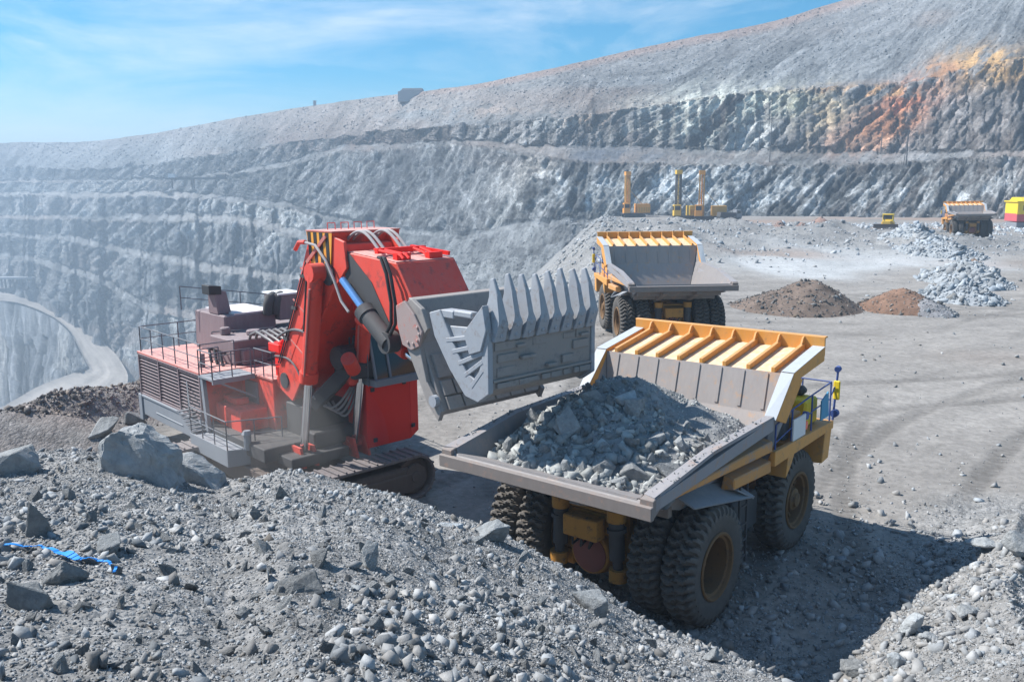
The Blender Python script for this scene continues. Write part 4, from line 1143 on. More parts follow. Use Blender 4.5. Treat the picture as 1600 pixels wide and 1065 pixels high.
    b.bb(2.86, 3.0, -7.58, -1.4, 3.97, 4.02).bb(2.86, 3.0, -7.58, -1.4, 2.28, 2.36)
    b.build('louvre_grille', M['mauve'], blk)
    b = MB(); rails(b, [(-.3, -7.4, 4.1), (2.9, -7.4, 4.1), (2.9, -1.4, 4.1), (1.6, -1.4, 4.1)], 1.05); b.build('handrail', M['rail'], blk)
    b = MB(); b.cyl((2.45, -2.4, 4.1), (2.4, -2.4, 4.62), .12, .08, 10); b.build('vent_cap', M['mauve'], blk)
    # ---------------- second red block, platform and stairs
    b = MB(); b.bb(.1, 1.45, -1.3, 1.25, 1.95, 4.0); blk = b.build('oil_tank', M['red'], S, .03)
    b = MB(); b.bb(.05, 1.5, -1.34, 1.3, 4.0, 4.06); b.build('tank_top', M['redtop'], blk)
    b = MB(); b.bb(1.455, 1.49, -.9, .1, 2.9, 3.75); b.build('access_panel', M['mauve'], blk, .01)
    b = MB(); b.bb(1.46, 2.5, -1.3, .75, 1.95, 2.95).bb(1.7, 2.2, -1.28, -.2, 2.95, 3.2); b.build('tool_box', M['red'], S, .03)
    b = MB(); b.bb(-.4, 1.45, -3.85, -1.75, 4.1, 5.05).bb(.2, 1.2, -1.75, -1.5, 4.1, 4.7).cyl((1.0, -3.4, 5.05), (1.0, -3.4, 5.35), .2, n=14).cyl((.2, -2.6, 5.05), (.2, -2.6, 5.25), .28, n=14); b.build('pump_housing', M['mauve'], S, .04)
    for k in range(3):
        b = MB(); b.tube([(1.5, -3.4 + .5 * k, 4.5), (1.75, -3.3 + .5 * k, 4.6), (1.8, -3.1 + .5 * k, 4.3), (1.8, -3.0 + .5 * k, 4.1)], .06, 7); b.build('coolant_pipe', M['dark'], S, smooth=True)
    b = MB(); rails(b, [(1.45, -.1, 4.06), (1.45, 1.25, 4.06), (.2, 1.25, 4.06)], .95, step=.7); b.build('handrail', M['rail'], blk)
    b = MB(); b.bb(1.5, 3.1, -1.28, -.05, 4.0, 4.07); b.beam((3.0, -1.1, 4.0), (2.95, -1.0, 2.0), .14, .2).beam((2.95, -.1, 4.0), (1.5, -.05, 3.2), .07, .07)
    b.bb(1.5, 3.1, -.11, -.03, 3.9, 4.08)
    pf = b.build('platform', M['greysteel'], S)
    b = MB(); rails(b, [(2.3, -1.2, 4.07), (3.08, -1.2, 4.07), (3.08, -.08, 4.07), (1.6, -.08, 4.07)], .95, step=.75); b.build('handrail', M['rail'], pf)
    b = MB(); rails(b, [(3.0, -2.6, 2.6), (3.48, -1.3, 1.98), (3.5, 1.7, 1.98), (1.7, 2.2, 1.92)], 1.0, .022, step=1.0)
    for k in range(7): b.bb(2.9, 3.5, -2.5 + .2 * k, -2.3 + .2 * k, 2.55 - .09 * k, 2.59 - .09 * k)
    b.build('stair_rail', M['rail'], S)
    b = MB(); b.cyl((2.9, 2.0, 1.95), (2.9, 2.0, 2.5), .13, n=10).cyl((2.9, 2.0, 2.5), (2.9, 2.0, 2.62), .19, .12, 12); b.build('grease_pump', M['greysteel'], S)
    # ---------------- engine house
    b = MB(); b.hexa([(-1.5, -6.9, 2.2), (.82, -6.9, 2.2), (.82, -3.9, 2.2), (-1.5, -3.9, 2.2), (-1.5, -6.8, 5.7), (.75, -6.8, 5.7), (.75, -3.95, 5.7), (-1.5, -3.95, 5.7)])
    b.bb(-1.5, 1.1, -3.9, -1.3, 2.2, 3.3)
    eh = b.build('engine_house', M['mauve'], S, .05)
    b = MB(); b.bb(-1.45, .3, -6.75, -3.98, 5.7, 5.76); b.build('roof_plate', paint('sunlit_dusty_roof', (.62, .57, .58), (.72, .68, .68), .8, .6), eh)
    b = MB(); b.hexa([(.17, -5.4, 5.7), (.75, -5.4, 5.7), (.75, -4.5, 5.7), (.17, -4.5, 5.7), (.27, -5.25, 6.6), (.8, -5.25, 6.75), (.8, -4.65, 6.75), (.27, -4.65, 6.6)])
    ex = b.build('exhaust_stack', M['mauve'], S, .03)
    b = MB(); b.hexa([(.5, -5.3, 6.5), (1.02, -5.3, 6.52), (1.02, -4.6, 6.52), (.5, -4.6, 6.5), (.5, -5.3, 6.84), (1.02, -5.3, 6.9), (1.02, -4.6, 6.9), (.5, -4.6, 6.84)])
    b.build('exhaust_outlet', M['black'], ex, .02)
    b = MB(); b.bb(-2.6, -1.55, -5.0, -3.7, 5.3, 6.35); ac = b.build('air_cleaner_box', M['mauve'], S, .03)
    b = MB(); b.bb(-2.65, -1.5, -5.05, -3.65, 6.35, 6.42); b.build('lid', M['white'], ac)
    for x in (-1.1, -1.45):
        b = MB(); b.tube([(x, -3.9, 5.6), (x, -3.8, 6.0), (x - .1, -3.85, 6.25), (x - .4, -4.1, 6.3)], .2, 12); b.build('intake_pipe', M['dark'], ac, smooth=True)
    b = MB(); b.bb(-2.9, -1.5, -7.2, -1.0, 2.2, 5.0); b.build('machinery_house', M['mauve'], S, .05)
    b = MB(); rails(b, [(-2.8, -1.1, 5.0), (-2.8, -7.1, 5.0), (1.2, -7.1, 5.7)], 1.0); rails(b, [(1.0, -1.35, 3.3), (-.8, -1.35, 3.3)], 1.0); rails(b, [(1.35, -3.85, 4.1), (-.9, -3.0, 4.1)], 1.05, step=.8)
    b.build('service_rail', M['rail'], S)
    # ---------------- boom
    bx0, bx1 = -.78, 1.32
    prof = [(1.15, 3.85), (2.35, 3.42), (3.2, 4.5), (4.1, 6.0), (5.3, 7.5), (6.2, 8.3), (6.1, 9.1), (5.2, 9.3), (4.05, 9.2)]
    b = MB(); b.prism_x(prof, bx1 - .10, bx1); b.prism_x(prof, bx0, bx0 + .10)
    b.prism_x([(1.25, 3.9), (2.2, 3.7), (2.9, 4.6), (3.8, 6.1), (5.0, 7.7), (5.9, 8.4), (5.8, 9.0), (4.1, 9.1)], bx0 + .1, bx1 - .1)
    boom = b.build('boom', M['red'], S, .02)
    b = MB(); b.hexa([(-1.2, 4.15, 8.35), (1.34, 4.15, 8.35), (1.34, 5.35, 8.6), (-1.2, 5.35, 8.6), (-1.2, 3.95, 9.36), (1.36, 3.95, 9.36), (1.36, 5.5, 9.36), (-1.2, 5.5, 9.36)]); hat = b.build('boom_head', M['red'], boom, .015)
    b = MB(); b.bb(-1.22, 1.38, 3.93, 5.52, 9.36, 9.40); b.build('head_top', M['redtop'], hat)
    b = MB()
    for k in range(4): y = 4.03 + .36 * k; b.plate([(1.378, y, 9.34), (1.378, y + .07, 8.45 - .1 * k), (1.378, y + .23, 8.4 - .1 * k), (1.378, y + .19, 9.34)], .016, (1, 0, 0))
    b.build('warning_stripes', M['black'], hat)
    b = MB(); b.plate([(1.366, 3.96, 9.35), (1.366, 4.16, 8.36), (1.366, 5.36, 8.3), (1.366, 5.5, 9.35)], .012, (1, 0, 0)); b.build('striped_panel', M['drillorange'], hat)
    b = MB()
    for k in range(4):
        x = .9 - .5 * k; b.tube([(x, 4.5, 9.4), (x, 4.5, 9.62), (x - .28, 4.5, 9.62), (x - .28, 4.5, 9.4)], .016, 5)
    b.build('grab_rail', M['red'], hat)
    b = MB(); b.tube([(1.45, 3.35, 8.75), (1.5, 3.7, 9.0), (1.5, 4.1, 9.02)], .07, 8); b.build('spotlight', M['red'], boom, smooth=True)
    b = MB(); b.tube([(1.5, 4.0, 9.02), (1.5, 4.7, 8.95), (1.5, 5.3, 8.5), (1.5, 5.75, 7.9), (1.5, 6.1, 7.3), (1.5, 6.5, 7.0)], .045, 8); b.build('hose', M['hosepale'], boom, smooth=True)
    b = MB(); b.beam((1.40, 3.95, 8.35), (1.40, 5.2, 9.25), .05, .12); b.build('brace', M['redtop'], boom)
    b = MB(); b.lathe_x([(0, .36), (.07, .36), (.09, .22), (.09, .02)], (1.31, 5.15, 8.05), 22); b.build('pivot_pin', M['dark'], boom, smooth=True)
    b = MB(); b.lathe_x([(0, .28), (.06, .28), (.08, .02)], (1.31, 1.9, 4.1), 18); b.build('pivot_pin', M['dark'], boom, smooth=True)
    b = MB(); b.prism_x([(1.9, 4.9), (2.3, 4.75), (4.2, 7.4), (4.3, 8.0), (3.95, 8.2)], 1.32, 1.335); b.build('stiffener_plate', M['red'], boom, .006)
    for y, z in ((2.6, 5.6), (3.3, 6.8), (3.9, 7.9)):
        b = MB(); b.beam((1.33, y - .5, z + .25), (1.33, y + .75, z - .42), .03, .05); b.build('weld_seam', M['redtop'], boom)
    for d in (0, .13):
        b = MB(); b.tube([(1.38, 1.6 + d, 4.7), (1.38, 2.6 + d, 6.3), (1.38, 3.9 + d, 8.45)], .028, 6)
        for q in (.25, .55, .85): b.bb(1.33, 1.42, 1.6 + 2.3 * q - .08 + d, 1.6 + 2.3 * q + .08 + d, 4.7 + 3.75 * q - .05, 4.7 + 3.75 * q + .05)
        b.build('grease_line', M['dark'], boom)
    # hoist cylinders
    for x, p in ((1.62, ((3.45, 1.75), (4.08, 4.5), (4.85, 8.0))), (-.28, ((3.72, 1.9), (4.25, 4.5), (4.62, 6.6)))):
        b = MB(); b.cyl((x, *p[1]), (x, *p[2]), .26, n=20); b.cyl((x, p[1][0] - .02, p[1][1] - .05), (x, p[1][0] + .05, p[1][1] + .3), .31, n=20)
        b.cyl((x - .25, p[2][0], p[2][1] + .1), (x + .25, p[2][0], p[2][1] + .1), .3, n=18)
        cy = b.build('boom_cylinder', M['red'], S, smooth=True)
        b = MB(); b.cyl((x, *p[0]), (x, p[1][0], p[1][1]), .145, n=18); b.build('piston_rod', M['chrome'], cy, smooth=True)
        b = MB()
        for d in (-.24, .24): b.prism_x([(p[0][0] - .5, 1.5), (p[0][0] + .55, 1.5), (p[0][0] + .3, 2.15), (p[0][0] - .25, 2.15)], x + d - .05, x + d + .05)
        b.cyl((x - .34, *p[0]), (x + .34, *p[0]), .14, n=14)
        b.build('cylinder_lug', M['red'], cy)
        b = MB(); b.cyl((x + .27, p[1][0] + .2, p[1][1] + .2), (x + .27, p[2][0] + .05, p[2][1] - .4), .035, n=8); b.build('oil_pipe', M['redtop'], cy, smooth=True)
    b = MB(); b.plate([(1.9, 4.72, 7.85), (1.35, 4.72, 7.85), (1.35, 4.4, 6.2), (1.9, 4.4, 6.2)], .05, (0, 1, .1)); b.build('rod_guard', M['black'], S)
    # ---------------- stick
    sp = [(5.7, 8.55), (6.1, 8.78), (8.65, 8.60), (9.36, 7.62), (9.95, 6.95), (9.75, 6.5), (9.2, 6.45), (7.6, 7.0), (6.0, 7.9)]
    sx0, sx1 = -.95, 1.22
    b = MB(); b.prism_x(sp, sx0, sx1); st = b.build('stick', M['red'], S, .03)
    b = MB(); b.plate([(sx1 - .02, 6.15, 8.80), (sx0 + .02, 6.15, 8.80), (sx0 + .02, 8.62, 8.625), (sx1 - .02, 8.62, 8.625)], .02, (0, 0, 1)); b.build('top_plate', M['redtop'], st)
    b = MB(); b.prism_x([(5.6, 8.7), (6.1, 8.85), (7.4, 7.95), (8.3, 6.75), (7.9, 6.7), (6.3, 7.5)], sx1 + .005, sx1 + .02); b.build('gap_shade_sheet', M['dark'], st)  # dark sheet painted in for the shadowed gap between boom and stick
    b = MB()
    for x, y0, y1 in ((.95, 7.2, 9.0), (.75, 7.2, 9.0), (-.2, 7.6, 8.6), (-.45, 7.6, 8.6)): b.tube([(x, y0, 8.9), (x, y1 - .5, 8.80), (x, y1 - .35, 8.7)], .045, 7)
    b.beam((1.0, 7.35, 8.86), (-.8, 7.35, 8.86), .16, .16).beam((1.0, 8.3, 8.74), (.5, 8.3, 8.74), .2, .2).beam((-.1, 8.4, 8.72), (-.6, 8.4, 8.72), .2, .2).beam((-.55, 7.0, 8.9), (-.85, 8.5, 8.75), .1, .12)
    b.build('pipework', M['redclean'], st, smooth=True)
    b = MB()
    for x in (.75, .55, -.1, -.3): b.tube(arc((x, 5.3, 9.05), (x, 7.1, 8.9), .42), .05, 8)
    b.build('hose', M['hosepale'], st, smooth=True)
    for dx in (.0, .2):
        b = MB(); b.tube([(1.3, 7.9 + dx, 8.72), (1.42, 8.2 + dx, 8.72), (1.46, 8.5 + dx, 8.3), (1.5, 8.75 + dx, 7.5), (1.5, 8.72 + dx, 6.9), (1.5, 8.4 + dx, 6.5), (1.46, 7.9 + dx * .5, 6.42), (1.4, 7.5, 6.5)], .055, 8)
        b.build('loop_hose', M['black'], st, smooth=True)
    # stick cylinder under the boom head
    b = MB(); b.cyl((1.42, 7.35, 7.02), (1.42, 8.5, 6.28), .27, n=18).cyl((1.2, 8.45, 6.3), (1.6, 8.45, 6.3), .32, n=16).cyl((1.42, 7.2, 7.12), (1.42, 7.45, 6.95), .31, n=18); sc = b.build('stick_cylinder', M['dark'], S, smooth=True)
    b = MB(); b.cyl((1.42, 6.1, 7.95), (1.42, 7.4, 7.0), .12, n=16); b.build('piston_rod', M['bluerod'], sc, smooth=True)
    for x in (-.1, .75):
        b = MB(); b.cyl((x, 6.0, 6.7), (x, 8.4, 5.9), .23, n=16); bc = b.build('bucket_cylinder', M['red'], S, smooth=True)
        b = MB(); b.cyl((x, 8.3, 5.93), (x, 10.5, 5.2), .13, n=14); b.build('piston_rod', M['chrome'], bc, smooth=True)
    b = MB(); b.hexa([(-.9, 6.6, 6.6), (-.5, 6.6, 6.6), (-.5, 10.3, 4.95), (-.9, 10.3, 4.95), (-.9, 6.8, 7.1), (-.5, 6.8, 7.1), (-.5, 10.4, 5.5), (-.9, 10.4, 5.5)]); b.build('bucket_link', M['mauve'], S, .03)
    # dark works between the boom foot and the cab
    b = MB(); b.bb(-.6, 1.2, 1.6, 3.0, 1.95, 3.3).bb(-.45, 1.25, 3.0, 3.6, 1.95, 2.5).cyl((-.7, 4.0, 5.1), (.6, 4.15, 5.1), .4, n=16).bb(-.75, .2, 3.3, 4.6, 4.35, 4.9)
    b.beam((.9, 3.0, 3.3), (.1, 4.3, 4.8), .35, .5)
    b.build('swing_drive', M['dark'], S, .05)
    b = MB(); b.cyl((.15, 4.5, 4.7), (.6, 4.9, 5.2), .25, n=16); b.cyl((.0, 4.1, 4.2), (.1, 4.3, 4.7), .22, n=14); b.build('valve_body', M['red'], S, smooth=True)
    b = MB()
    for k in range(4): b.tube(arc((1.0 - .25 * k, 3.2, 3.7 - .1 * k), (-.2 - .1 * k, 3.7, 3.9), -.55 - .08 * k), .045, 7)
    b.build('slack_hose', M['hosepale'], S, smooth=True)
    for k in range(7):
        b = MB(); x0 = .9 - .26 * k
        b.tube([(x0 - .3, -2.5, 3.6), (x0 - .25, -2.35, 4.5), (x0 - .1, -1.6, 5.25), (x0 + .15, -.6, 5.5), (x0 + .25, .6, 5.35), (x0 + .25, 1.4, 5.1)], .055, 8); b.build('boom_hose', M['hose'], S, smooth=True)
    b = MB(); b.bb(-.4, 1.28, .7, 1.5, 5.0, 5.3)
    for k in range(5): b.cyl((1.1 - .33 * k, .6, 5.0), (1.1 - .33 * k, 1.5, 5.4), .1, n=8).bb(.95 - .3 * k, 1.15 - .3 * k, .9, 1.5, 4.1, 5.2)
    b.build('hose_manifold', M['redclean'], S, .02)
    b = MB(); b.tube(arc((1.36, 1.6, 5.6), (1.36, 3.6, 6.0), .18), .05, 8); b.tube(arc((1.36, 1.3, 4.9), (1.36, 3.2, 4.2), .4, side=(0, .6, .8)), .035, 7); b.build('jumper_hose', M['hose'], S, smooth=True)
    # ---------------- cab on its red base
    b = MB(); b.prism_x([(2.0, 1.72), (4.2, 1.72), (4.2, 4.02), (2.0, 4.02)], -2.35, -.5); b.hexa([(-2.75, 2.0, 1.95), (-2.35, 2.0, 1.72), (-2.35, 4.2, 1.72), (-2.75, 4.15, 1.95), (-2.75, 2.0, 4.02), (-2.35, 2.0, 4.02), (-2.35, 4.2, 4.02), (-2.75, 4.15, 4.02)])
    cb = b.build('cab_base', M['redclean'], S, .02)
    b = MB()
    for x, z in ((-.8, 1.98), (-2.45, 2.2), (-2.1, 3.86), (-.75, 3.8)): b.bb(x - .07, x + .07, 4.2, 4.25, z - .07, z + .07)
    b.build('lifting_eye', M['dark'], cb)
    b = MB(); b.hexa([(-2.75, 2.4, 4.25), (-.55, 2.4, 4.25), (-.55, 4.75, 4.25), (-2.75, 4.75, 4.25), (-2.75, 2.4, 5.95), (-.55, 2.4, 5.95), (-.55, 4.35, 5.95), (-2.75, 4.35, 5.95)]); cab = b.build('cab', M['glass'], S)
    b = MB(); b.bb(-2.85, -.42, 2.3, 4.95, 4.05, 4.28).bb(-2.85, -.45, 2.3, 4.6, 5.92, 6.05)
    for x in (-2.75, -1.15, -.55): b.beam((x, 4.77, 4.25), (x, 4.37, 5.95), .08, .08)
    for y in (2.4, 3.5): b.beam((-.53, y, 4.25), (-.53, y, 5.95), .08, .08)
    b.build('cab_frame', M['greysteel'], cab)
    b = MB(); b.bb(-1.6, -.8, 3.6, 4.5, 6.05, 6.2).bb(-1.3, -.4, 4.3, 4.8, 6.0, 6.12); b.build('roof_lamp_bar', M['drillorange'], cab)
    b = MB(); rails(b, [(-.35, 2.4, 4.05), (-.35, 4.6, 4.05)], 1.9, .025, step=.5); b.build('cab_ladder', M['rail'], cab)
    # ---------------- bucket: back plate with cheeks
    hw = 1.8
    bk = [(10.0, 7.78), (10.25, 7.74), (10.55, 6.6), (11.05, 5.6), (11.42, 4.92), (11.3, 4.72), (10.85, 5.2), (10.2, 6.4), (9.85, 7.3)]
    b = MB(); b.prism_x(bk, -hw, hw); buc = b.build('bucket', M['bucketsteel'], S, .02)
    b = MB()
    for r_, (p, q, n) in enumerate((((10.72, 6.28), (11.02, 5.68), 7), ((11.06, 5.60), (11.26, 5.24), 8), ((11.28, 5.20), (11.45, 4.88), 6))):
        for k in range(n):
            x0 = hw - .12 - (2 * hw - .24) * k / n; x1 = hw - .12 - (2 * hw - .24) * (k + 1) / n
            b.hexa([(x1 + .025, p[0] - .05, p[1]), (x0 - .025, p[0] - .05, p[1]), (x0 - .025, q[0] - .05, q[1]), (x1 + .025, q[0] - .05, q[1]), (x1 + .025, p[0] + .08, p[1] + .02), (x0 - .025, p[0] + .08, p[1] + .02), (x0 - .025, q[0] + .08, q[1] + .02), (x1 + .025, q[0] + .08, q[1] + .02)])
    b.build('wear_blocks', M['bucketsteel'], buc, .012)
    for s in (-1, 1):
        b = MB(); b.prism_x([(9.75, 7.5), (10.3, 7.78), (10.75, 7.55), (11.0, 7.05), (10.6, 6.6), (10.9, 5.6), (11.5, 4.9), (11.35, 4.6), (10.9, 5.0), (10.0, 6.5)], s * hw, s * (hw + .14)); ck = b.build('cheek_plate', M['bucketsteel'] if s > 0 else M['bucketsteel'], buc, .015)
        b = MB(); b.prism_x([(9.7, 7.55), (10.1, 7.72), (10.5, 7.4), (10.85, 6.95), (10.7, 6.55), (10.35, 6.4), (9.95, 6.5), (9.75, 7.0)], s * (hw + .14), s * (hw + .22))
        for k in range(5):
            a = 2.5 * k / 4 - 1.9; b.cyl((s * (hw + .2), 10.35 + .38 * math.cos(a), 6.88 + .3 * math.sin(a)), (s * (hw + .26), 10.35 + .38 * math.cos(a), 6.88 + .3 * math.sin(a)), .05, n=8)
        b.build('hinge_plate', paint('scraped_red_hinge', (.36, .26, .24), (.38, .35, .34), .6, .5, wear=(.55, .08, .04), scale=1.6), ck, .015)
        b = MB(); b.cyl((s * (hw + .1), 11.25, 5.15), (s * (hw + .24), 11.25, 5.15), .16, n=14); b.build('eye_bolt', M['toothsteel'], ck)
    # clam shell in front
    b = MB()
    b.prism_x([(13.28, 7.25), (13.40, 7.25), (13.36, 5.75), (13.0, 5.5), (12.5, 5.62), (12.55, 5.76), (12.95, 5.7), (13.2, 5.86)], -hw, hw)
    clam = b.build('bucket_clam', M['bucketsteel'], S, .015)
    b = MB()
    yy = 13.385
    b.bb(-hw, hw, yy, yy + .09, 7.02, 7.10).bb(-hw, hw, yy, yy + .05, 5.95, 6.02)
    for r_, (z0, z1, n, off) in enumerate(((6.72, 6.98, 6, .0), (6.40, 6.68, 5, .25), (6.06, 6.36, 6, .1), (5.76, 5.92, 9, 0))):
        for k in range(n):
            w = 2 * (hw - .1) / n; x0 = -hw + .1 + w * k + .03; x1 = x0 + w - .06
            x0 += random.uniform(-.12, .1); x1 -= random.uniform(-.1, .16); x0, x1 = max(x0, -hw + .06), min(x1, hw - .06)
            if random.random() < .62 or r_ == 3: b.bb(x0, x1, yy - .03 - .002 * k, yy + random.uniform(.012, .07), z0 + random.uniform(0, .05), z1 - random.uniform(0, .08) * (r_ < 3))
            if (k * 7 + r_ * 3) % 4 == 0 and r_ < 3: b.bb(x0 + .1, x1 - .1, yy, yy + .13, z0 + .04, z0 + .12)
    b.build('wear_blocks', M['bucketsteel'], clam, .012)
    for s in (-1, 1):
        b = MB()
        b.prism_x([(11.1, 7.5), (11.55, 7.62), (12.0, 6.9), (12.55, 6.15), (12.95, 5.95), (13.15, 6.5), (13.25, 7.3), (13.42, 7.3), (13.42, 5.7), (13.0, 5.42), (12.5, 5.5), (11.9, 6.1), (11.3, 6.9)], s * hw, s * (hw + .16))
        b.prism_x([(12.55, 7.15), (12.95, 7.55), (13.3, 7.9), (13.42, 7.3), (13.2, 6.75), (12.75, 6.6)], s * (hw + .02), s * (hw + .22))
        b.prism_x([(11.5, 7.2), (13.3, 7.3), (13.3, 5.8), (12.9, 5.6), (12.4, 5.8)], s * (hw - .02), s * (hw + .05))
        ck = b.build('clam_side', M['toothsteel'], clam, .02)
        b = MB()
        for k in range(5): b.beam((s * (hw + .1), 11.78 + .24 * k, 6.85 - .27 * k), (s * (hw + .1), 13.2, 7.12 - .27 * k + .06 * k), .14, .12)
        b.build('side_bars', M['toothsteel'], ck, .015)
        b = MB(); b.bb(s * (hw - .25), s * (hw + .12), 11.55, 12.05, 7.42, 7.62); b.build('hinge_block', M['toothsteel'], ck, .02)
        b = MB(); b.bb(s * (hw - .1), s * (hw + .15), 12.1, 12.8, 7.5, 7.66); b.build('hinge_cap', M['toothsteel'], ck, .03)
    for k in range(8):
        x = -hw + .16 + (2 * hw - .32) * k / 7; b = MB(); w = .185
        out = [(13.52, 6.98), (13.66, 7.42), (13.62, 7.62), (13.52, 8.15), (13.34, 8.6), (13.2, 8.55), (13.2, 8.1), (13.1, 7.62), (13.08, 7.4), (13.3, 6.95)]
        tp = random.uniform(-.07, .05); out = [(y, z + tp * max(0, z - 7.7)) for y, z in out]; x += random.uniform(-.015, .015)
        n = len(out); f = [1, .96, .58, .42, .2, .2, .42, .6, .96, 1]
        b.add([(x - w * q, y, z) for (y, z), q in zip(out, f)] + [(x + w * q, y, z) for (y, z), q in zip(out, f)],
              [tuple(range(n)), tuple(range(2 * n - 1, n - 1, -1))] + [(i, n + i, n + (i + 1) % n, (i + 1) % n) for i in range(n)])
        b.bb(x - .045, x + .045, 13.55, 13.66, 7.32, 7.5).bb(x - .05, x + .05, 13.5, 13.6, 7.08, 7.18)
        b.build('tooth', M['toothsteel'], clam, .02)
        if k < 7:
            b = MB(); x2 = x + (2 * hw - .32) / 14
            b.hexa([(x2 - .1, 13.2, 7.0), (x2 + .1, 13.2, 7.0), (x2 + .1, 13.5, 7.0), (x2 - .1, 13.5, 7.0), (x2 - .1, 13.2, 7.34), (x2 + .1, 13.2, 7.34), (x2 + .1, 13.42, 7.34), (x2 - .1, 13.42, 7.34)]); b.build('lip_shroud', M['bucketsteel'], clam, .02)
    return S


shovel = make_shovel()
# ================================================================== LOOSE ROCK
def on_ground(x, y): return np.stack([x, y, H(x, y)], -1)


def pile_points(n, rmin=3.0, rmax=27, lo=-1.05, hi=.62, power=1.0):
    az = rng.uniform(lo, hi, n); rho = rmin * (rmax / rmin) ** rng.uniform(0, 1, n) if power == 0 else rng.uniform(rmin, rmax, n)
    return rho * np.sin(az), rho * np.cos(az)


def stone_cols(n, base=.30, var=.07):
    g = base + var * rng.normal(size=n).clip(-1.7, 1.5); t = rng.normal(size=n) * .008
    return np.clip(np.stack([g * .975 + t, g, g * 1.02 - t], -1), .06, .7)


def loose_rock():
    # foreground pile and berm: thousands of small stones
    x, y = pile_points(150000, 4.2, 27, -.72, .66)
    keep = pile_mask(x, y) * (.22 + .8 * sstep(-.1, .3, fbm(x * .45, y * .45, None, 3, 601)) + .3 * sstep(9, 16, np.hypot(x, y))) > rng.uniform(0, 1, len(x)); x, y = x[keep], y[keep]
    rho = np.hypot(x, y)
    s = .008 + .0075 * rng.pareto(1.45, len(x)).clip(0, 13) + .0009 * rho
    p = on_ground(x, y); p[:, 2] += s * rng.uniform(-.15, .3, len(x))
    sm = s < .034
    big_ = (~sm) & (rng.uniform(0, 1, len(s)) < np.where(s < .09, .42, .9)); 
    scatter('rubble', p[big_], s[big_], stone_cols(int(big_.sum()), .28), M['stone'], 'grey stones strewn over the rubble slope in front')
    scatter('rubble', p[sm], s[sm], stone_cols(int(sm.sum()), .27, .10), M['stone'], 'grit and small grey chips on the rubble slope in front', templ=TINY)
    x, y = pile_points(95000, 4.2, 17, -.66, .66); keep = pile_mask(x, y) > .5; x, y = x[keep], y[keep]; s = .006 + .006 * rng.pareto(1.8, len(x)).clip(0, 4) + .0004 * np.hypot(x, y)
    scatter('rubble', on_ground(x, y), s, stone_cols(len(x), .26, .08), M['stone'], 'fine grit between the stones of the rubble slope', templ=TINY)
    # speckle of fallen blocks on the scree of the pit wall
    n = 52000; m_, n_ = WP.shape[:2]; j = rng.integers(20, n_ - 21, n * 3); i = rng.integers(1, m_ - 5, n * 3); fa, fb = rng.uniform(0, 1, (2, n * 3))
    fw_ = WC[i, j, 3]; kp = (rng.uniform(0, 1, n * 3) < np.where(fw_ < .5, .9, .16))
    i, j, fa, fb = i[kp][:n], j[kp][:n], fa[kp][:n, None], fb[kp][:n, None]
    p = (WP[i, j] * (1 - fa) + WP[i + 1, j] * fa) * (1 - fb) + (WP[i, j + 1] * (1 - fa) + WP[i + 1, j + 1] * fa) * fb
    s = p[:, 1] * (.0005 + .0005 * rng.pareto(2.2, len(p)).clip(0, 3.5)); c = WC[i, j, :3] * (1 + .32 * rng.normal(size=(len(p), 1)).clip(-1.5, 2))
    scatter('rubble', p, s, np.clip(c, .05, .7), M['stone'], 'blocks of rock lying on the scree slopes of the pit wall', templ=TINY)
    # gully, truck stand and the skirts of the bench floor
    x = rng.uniform(2, 20, 34000); y = rng.uniform(12, 34, 34000)
    dens = np.clip(1.3 - np.hypot(x - 8.5, y - 18) / 9, .05, 1); keep = (dens > rng.uniform(0, 1, len(x)) ** 1.0) & (np.hypot(x, y) > 15.5)
    x, y = x[keep], y[keep]; s = .025 + .030 * rng.pareto(1.9, len(x)).clip(0, 8); p = on_ground(x, y); p[:, 2] += s * .1
    scatter('rubble', p, s, stone_cols(len(x), .31), M['stone'], 'crushed stones on the floor beside the nearest truck')
    rr_ = rng.uniform(22, 130, 3600); aa_ = rng.uniform(-.05, .62, 3600); x = rr_ * np.sin(aa_); y = rr_ * np.cos(aa_); s = (.016 + .02 * rng.pareto(1.8, 3600).clip(0, 7)) * (.6 + rr_ / 60); p = on_ground(x, y)
    scatter('rubble', p, s, stone_cols(3600, .27), M['stone'], 'stray stones lying about on the open floor')
    x = rng.uniform(-9, 6, 4200); y = rng.uniform(22, 60, 4200); keep = (pile_mask(x, y) < .5) & (edge_dist(x, y) > .5); x, y = x[keep], y[keep]
    s = .02 + .022 * rng.pareto(2.3, len(x)).clip(0, 6); p = on_ground(x, y)
    scatter('rubble', p, s, stone_cols(len(x), .33), M['stone'], 'crushed stones around the tracks of the shovel')
    # broken edge of the bench where it falls away towards the far wall
    y = 50 + 260 * rng.uniform(0, 1, 9000) ** 1.6; x = np.interp(y, EDGE_Y, EDGE_X) + rng.normal(-1, 4.5, 9000); s = (.05 + .07 * rng.pareto(2.2, 9000).clip(0, 5)) * (.6 + y / 140); p = on_ground(x, y)
    scatter('rubble', p, s, stone_cols(9000, .31, .08), M['stone'], 'loose rock along the far broken edge of the bench', templ=TINY)
    # dark brown windrow along the pit edge
    t = rng.uniform(0, 1, 5200); Yb = np.interp(t, [0, 1], [31, 47]); Xb = np.interp(Yb, EDGE_Y, EDGE_X); off = rng.normal(.8, 1.5, len(t))
    x = Xb + off * 1.2; y = Yb + off * .2; s = .05 + .05 * rng.pareto(2.2, len(t)).clip(0, 5); p = on_ground(x, y); c = stone_cols(len(t), .2, .07) * np.array((1.08, .95, .88))
    scatter('rubble', p, s, c, M['stone'], 'dark brownish stones of the windrow along the pit edge')
